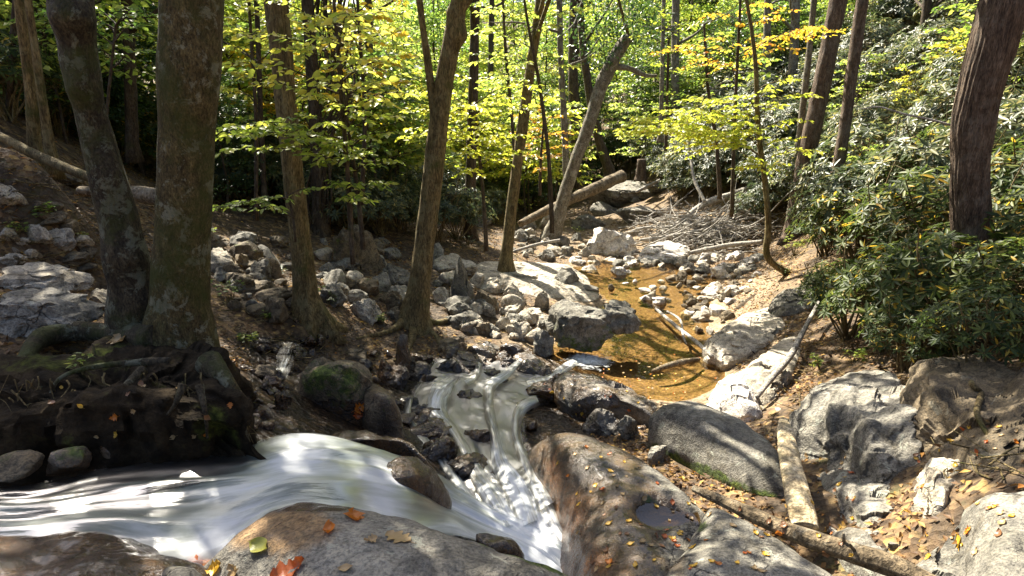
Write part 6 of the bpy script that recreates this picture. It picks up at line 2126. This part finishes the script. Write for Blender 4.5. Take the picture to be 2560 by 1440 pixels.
hh = np.where(in_poly(to_px(GP), RIGHT), gg.uniform(4.2, 7.5, len(GP)), gg.uniform(7.0, 13.0, len(GP)))
CC = GP + SUN[None, :] * (hh / SUN[2])[:, None]
# leave the view itself free of canopy
cpx = to_px(CC)
ok = (cpx[:, 1] < -60) | (CC[:, 1] < 1)
CC = CC[ok]
roots = [(lab, TREES[lab][0], np.array(TREES[lab][0].location), TREES[lab][1]) for lab in names if 'far' not in lab]
RX = np.array([r_[2][:2] for r_ in roots])
own = np.argmin(((CC[:, None, :2] - RX[None]) ** 2).sum(2), axis=1)
print('canopy clumps', len(CC))
for ri, (lab, root, loc, main) in enumerate(roots):
    mine = CC[own == ri]
    if len(mine) == 0:
        continue
    lg = Geo()
    tw = Geo()
    for c in mine:
        k = 11
        q = gg.normal(size=(k, 3)) * np.array([.17, .17, .10])
        D = gg.normal(size=(k, 3)) * np.array([1, 1, .25])
        leaves(lg, c + q, D, UP + gg.normal(size=(k, 3)) * .4, gg.uniform(.11, .17, k), .095, gg.random(k), False)
    o = lg.build('crown', M['leaf_shade_canopy'], None, True, loc)  # unseen clumps added along the sun's rays to place the shade
    o.parent = root
    o.location = (0, 0, 0)
    # boughs added to carry the unseen shade clumps
    for c in mine[:: max(1, len(mine) // 14)]:
        z = min(c[2] - 1.0, main[-1][2])
        k = int(np.argmin(np.abs(main[:, 2] - z)))
        a = main[k]
        P = smooth_path([a, a + (c - a) * .4 + UP * .6, a + (c - a) * .75 + UP * .5, c], 16)
        V, T, Q = tube(P, np.linspace(.05, .012, 16), 6, .05)
        tw.add(V, T, Q)
    o = tw.build('bough', M['bark_warm'], None, True, loc)
    o.parent = root
    o.location = (0, 0, 0)

# ================================================================== fallen leaves
bpy.context.view_layer.update()
DG = bpy.context.evaluated_depsgraph_get()


def surf(px, py):
    d = ray(px, py)
    ok_, loc, nor, _, ob, _ = sc.ray_cast(DG, Vector((0, 0, 0)), Vector(unit(d)))
    return (np.array(loc), np.array(nor), ob) if ok_ else (None, None, None)


def outline_leaf(kind, g):
    if kind == 'oak':
        t = np.linspace(0, 1, 26)
        w = (.16 + .24 * np.sin(t * math.pi)) * (1 + .38 * np.sin(t * 22)) * np.minimum(1, (1 - t) * 6 + .15) * np.minimum(1, t * 6 + .1)
        return np.column_stack([t, w]), np.column_stack([t, -w])
    if kind == 'maple':
        t = np.linspace(0, 1, 19)
        w = np.array([.02, .12, .26, .20, .34, .48, .40, .26, .24, .40, .36, .26, .16, .13, .20, .14, .09, .04, 0])
        return np.column_stack([t, w]), np.column_stack([t, -w])
    t = np.linspace(0, 1, 11)
    w = .30 * np.sin(t ** .85 * math.pi) + .01
    return np.column_stack([t, w]), np.column_stack([t, -w])


def leaf_mesh(kind, L, mat, seed, curl):
    g = np.random.default_rng(seed)
    a, b = outline_leaf(kind, g)
    n = len(a)
    V = []
    for k in range(n):
        t = a[k, 0]
        z = curl * (4 * (t - .5) ** 2 - .3) * .3
        for w, e in ((b[k, 1], 1), (b[k, 1] * .5, .3), (0, 0), (a[k, 1] * .5, .3), (a[k, 1], 1)):
            V.append(((t - .5) * L, w * L, (z + curl * e * .28 * (1 + .4 * math.sin(t * 9 + seed + (3 if w > 0 else 0)))) * L))
    V = np.array(V)
    i, j = np.meshgrid(np.arange(n - 1), np.arange(4), indexing='ij')
    Q = np.stack([i * 5 + j, i * 5 + j + 1, (i + 1) * 5 + j + 1, (i + 1) * 5 + j], -1).reshape(-1, 4)
    # stalk
    Vs, Ts, Qs = tube(np.array([[-.5 * L, 0, curl * .1 * L], [-.62 * L, .02 * L, .01 * L], [-.75 * L, .0, 0.03 * L]]), np.full(3, .012 * L), 4, 0)
    G2 = Geo()
    G2.add(V, None, Q)
    G2.add(Vs, Ts, Qs)
    o = G2.build('fallen_leaf', mat)
    return o


def set_leaf(o, p, nrm, rot, lift=.004):
    o.location = [float(c) for c in (p + nrm * lift)]
    q = Vector(nrm).to_track_quat('Z', 'Y')
    from mathutils import Quaternion
    o.rotation_mode = 'QUATERNION'
    o.rotation_quaternion = q @ Quaternion((0, 0, 1), rot)


for k, (px, py, kind, L, mat, curl, lab, rot) in enumerate([
    (995, 1346, 'oak', .105, 'fl_tan', .12, 'large lobed tan oak leaf flat on the nearest rock', 0.2),
    (823, 1328, 'oval', .075, 'fl_orange', .6, 'curled orange leaf standing on the nearest rock', 1.0),
    (886, 1298, 'maple', .095, 'fl_orange', .5, 'crumpled orange maple leaf near the wet edge of the nearest rock', 2.6),
    (652, 1368, 'oval', .105, 'fl_green', .35, 'yellow green beech leaf on the brown patch of the nearest rock', 0.4),
    (728, 1428, 'maple', .12, 'fl_red', .5, 'big red leaf cut by the bottom edge of the photo', 1.2),
    (926, 1352, 'maple', .05, 'fl_tan', .5, 'small curled tan leaf beside the oak leaf', 2.0),
    (864, 1422, 'oval', .05, 'fl_tan', .3, 'small pale oval leaf low on the nearest rock', 0.6),
    (492, 1392, 'maple', .10, 'fl_red', .7, 'dark red curled leaf at the tip of the lower left dark rock', 2.4),
    (545, 1418, 'maple', .075, 'fl_yellow', .6, 'yellow crumpled leaf among the red ones at the bottom edge', 1.0),
    (520, 1405, 'maple', .08, 'fl_orange', .6, 'orange crumpled leaf next to the yellow one at the bottom edge', 0.2),
    (585, 1432, 'maple', .075, 'fl_tan', .5, 'pinkish tan leaf at the bottom edge right of the yellow one', 2.9),
    (300, 852, 'maple', .16, 'fl_tan', .4, 'big tan maple leaf lying on the root mass against the trunk', 0.3),
    (1060, 1285, 'oval', .02, 'fl_orange', .2, 'tiny orange leaf on the rim of the nearest rock', 0.3),
    (2398, 1352, 'oval', .10, 'fl_yellow', .2, 'bright yellow oval leaf at the lower right boulder', 2.8),
    (900, 1018, 'maple', .12, 'fl_orange', .6, 'glowing orange leaf below the moss topped boulder', .3),
    (895, 1032, 'maple', .10, 'fl_red', .6, 'orange red leaf just under the glowing one at the moss topped boulder', 1.3),
]):
    p, nrm, ob = surf(px, py)
    if p is None:
        continue
    o = leaf_mesh(kind, L, M[mat], k, curl)
    set_leaf(o, p, nrm, rot)
    tag(o, lab, 'leaf')
# repeats: one mesh per kind and colour
LM = {}
for kind in ('oval', 'maple'):
    for c in ('fl_orange', 'fl_yellow', 'fl_tan', 'fl_brown', 'fl_red', 'fl_green'):
        LM[kind, c] = leaf_mesh(kind, .06, M[c], len(LM), .35)
USED = set()


def drop(key, p, nrm, rot, s, lab, grp):
    if key in USED:
        o = LM[key].copy()
        COL.objects.link(o)
    else:
        USED.add(key)
        o = LM[key]
    set_leaf(o, p, nrm, rot)
    o.scale = (s, s, s)
    tag(o, lab, 'leaf', grp)


SL = [(1170, 875), (1272, 905), (1335, 940), (1235, 920), (1175, 965), (1275, 980), (1345, 1005), (1305, 1045), (1190, 1072), (1130, 1078), (1240, 1060), (1210, 1045), (1480, 1035), (1045, 945), (1120, 905), (1138, 1125), (1250, 1172),
      (1300, 1142), (1355, 1200), (1270, 1210), (1318, 1255), (1350, 1258), (1415, 1290), (1365, 1300), (1450, 1305), (1258, 1325), (1270, 1378), (1385, 1392), (1215, 1412), (1465, 1372), (1500, 1310), (1475, 1265), (1545, 1275), (1135, 1250),
      (1240, 1122), (1405, 1215), (1200, 1380), (1270, 1400), (1160, 1155), (1330, 1080), (1090, 1000), (1420, 1100), (1290, 1000)]
gg = np.random.default_rng(8)
CK = ['fl_yellow', 'fl_orange', 'fl_tan', 'fl_yellow', 'fl_brown', 'fl_brown', 'fl_tan', 'fl_red']
for x, y in SL:
    p, nrm, ob = surf(800 + x / 1.756, 620 + y / 1.756)
    if p is None:
        continue
    drop((['oval', 'maple'][gg.random() < .3], CK[gg.integers(len(CK))]), p, nrm, gg.uniform(0, 6.3), gg.uniform(.5, .95), 'small fallen leaf on the broad wet slab', 'leaves on the broad wet slab')
for lab, grp, n, box in [
    ('fallen leaf on the smooth grey slab under the long log', 'leaves on the smooth grey slab', 26, (1680, 1250, 1960, 1440)),
    ('fallen leaf in the puddle hollow of the wet slab', 'leaves around the puddle', 14, (1640, 1250, 1740, 1390)),
    ('orange fallen leaf in the gully right of the split log', 'leaves in the gully by the split log', 36, (2010, 1120, 2140, 1400)),
    ('fallen leaf caught in the wet rocks of the cascade', 'leaves on the cascade rocks', 34, (1200, 930, 1640, 1050)),
    ('fallen leaf on the shaded right bank', 'leaves on the shaded right bank', 40, (2280, 1050, 2560, 1400)),
    ('fallen leaf stuck to the dark root mass', 'leaves on the root mass', 16, (120, 960, 600, 1110)),
]:
    for k in range(n):
        p, nrm, ob = surf(gg.uniform(box[0], box[2]), gg.uniform(box[1], box[3]))
        if p is None or p[1] > 12:
            continue
        if ob is not None and ('stream' in ob.name or 'cascade' in ob.name or 'foliage' in ob.name):
            continue
        drop((['oval', 'maple'][gg.random() < .4], CK[gg.integers(len(CK))]), p, nrm, gg.uniform(0, 6.3), gg.uniform(.45, .95), lab, grp)
for k in range(70):
    q = (gg.uniform(1500, 1830), gg.uniform(860, 1000))
    if not in_poly(np.array([q]), CREEK_PX)[0]:
        continue
    p = at_z(q[0], q[1], POOL_Z)
    drop(('oval', ['fl_yellow', 'fl_tan', 'fl_orange'][k % 3]), p, UP, gg.uniform(0, 6.3), gg.uniform(.5, .95), 'yellow leaf floating on the amber pool', 'leaves floating on the pool')
for key, o in list(LM.items()):
    if key not in USED:
        bpy.data.objects.remove(o)
# litter: uncountable leaves on the ground
lg = Geo()
n = 90000
ang = gg.uniform(R(-52), R(52), n)
rd = 2.2 + 20 * gg.random(n) ** 1.5
P = np.stack([rd * np.sin(ang), rd * np.cos(ang), np.zeros(n)], 1)
dens = fbm(P * .8, 3, 55)
ins = in_poly(P[:, :2], CREEK_XY)
lpx = to_px(np.column_stack([P[:, 0], P[:, 1], base_z(P[:, 0], P[:, 1])]))
ins |= in_poly(lpx, WETP) & (P[:, 1] < 12)
ins |= in_poly(lpx, [(2000, 1080), (2700, 1000), (2700, 1600), (2000, 1600)]) & (gg.random(n) < .55)
P = P[(~ins) & (dens + gg.random(n) * 1.2 > .35)]
for poly, m in (([(1700, 670), (1930, 640), (2000, 760), (1900, 810), (1800, 870), (1830, 760)], 2600), ([(1430, 590), (1900, 600), (1900, 680), (1450, 660)], 2600), ([(1880, 960), (2010, 960), (2030, 1090), (1930, 1070)], 700)):
    E = np.array(poly, float)
    q = gg.uniform(E.min(0), E.max(0), (m, 2))
    q = q[in_poly(q, poly)]
    w_ = np.array([at_z(a, b, -3.45)[:2] for a, b in q])
    w_ = w_[~in_poly(w_, CREEK_XY)]
    P = np.vstack([P, np.column_stack([w_, np.zeros(len(w_))])])
P[:, 2] = ground_z(P[:, 0], P[:, 1]) + .012
n = len(P)
Dv = gg.normal(size=(n, 3)) * np.array([1, 1, .25])
leaves(lg, P, Dv, UP + gg.normal(size=(n, 3)) * .38, gg.uniform(.028, .062, n) * (1 + .035 * P[:, 1]), .030, gg.random(n), False, .3, .2)
tag(lg.build('leaf_litter', M['litter']), 'dry brown and yellow leaves carpeting the forest floor', 'leaf litter', kind='stuff')

EXPOSURE = 2.12

# ================================================================== light, sky, camera
w = bpy.data.worlds.new('World')
sc.world = w
w.use_nodes = True
nt = w.node_tree
nt.nodes.clear()
sky = nt.nodes.new('ShaderNodeTexSky')
sky.sky_type = 'NISHITA'
sky.sun_disc = False
sky.dust_density = 3.0
sky.ozone_density = 0.7
sky.air_density = 0.8
sky.sun_elevation = SUN_EL
sky.sun_rotation = math.atan2(SUN[0], SUN[1])
bg = nt.nodes.new('ShaderNodeBackground')
bg.inputs['Strength'].default_value = 0.068
nt.links.new(sky.outputs[0], bg.inputs[0])
wo = nt.nodes.new('ShaderNodeOutputWorld')
nt.links.new(bg.outputs[0], wo.inputs[0])
sun = bpy.data.lights.new('sun', 'SUN')
sun.energy = 5.0
sun.angle = R(0.53)
sun.color = (1.0, 0.93, 0.80)
so = bpy.data.objects.new('sun', sun)
COL.objects.link(so)
so.rotation_euler = Vector(SUN).to_track_quat('Z', 'Y').to_euler()
cam = bpy.data.cameras.new('camera')
cam.sensor_width = 36
cam.lens = 36 * FPX / 2560
cam.clip_start = 0.05
cam.clip_end = 600
co = bpy.data.objects.new('camera', cam)
COL.objects.link(co)
co.rotation_euler = (R(90) - TH, 0, 0)
sc.camera = co
vs = sc.view_settings
vs.view_transform = 'Standard'
vs.look = 'None'
vs.gamma = 1
vs.exposure = EXPOSURE
sc.render.engine = 'CYCLES'
sc.cycles.max_bounces = 7
sc.cycles.diffuse_bounces = 4
sc.cycles.glossy_bounces = 3
sc.cycles.transmission_bounces = 4
sc.cycles.transparent_max_bounces = 8
sc.cycles.caustics_reflective = False
sc.cycles.caustics_refractive = False
sc.cycles.sample_clamp_indirect = 6
sc.cycles.use_denoising = True
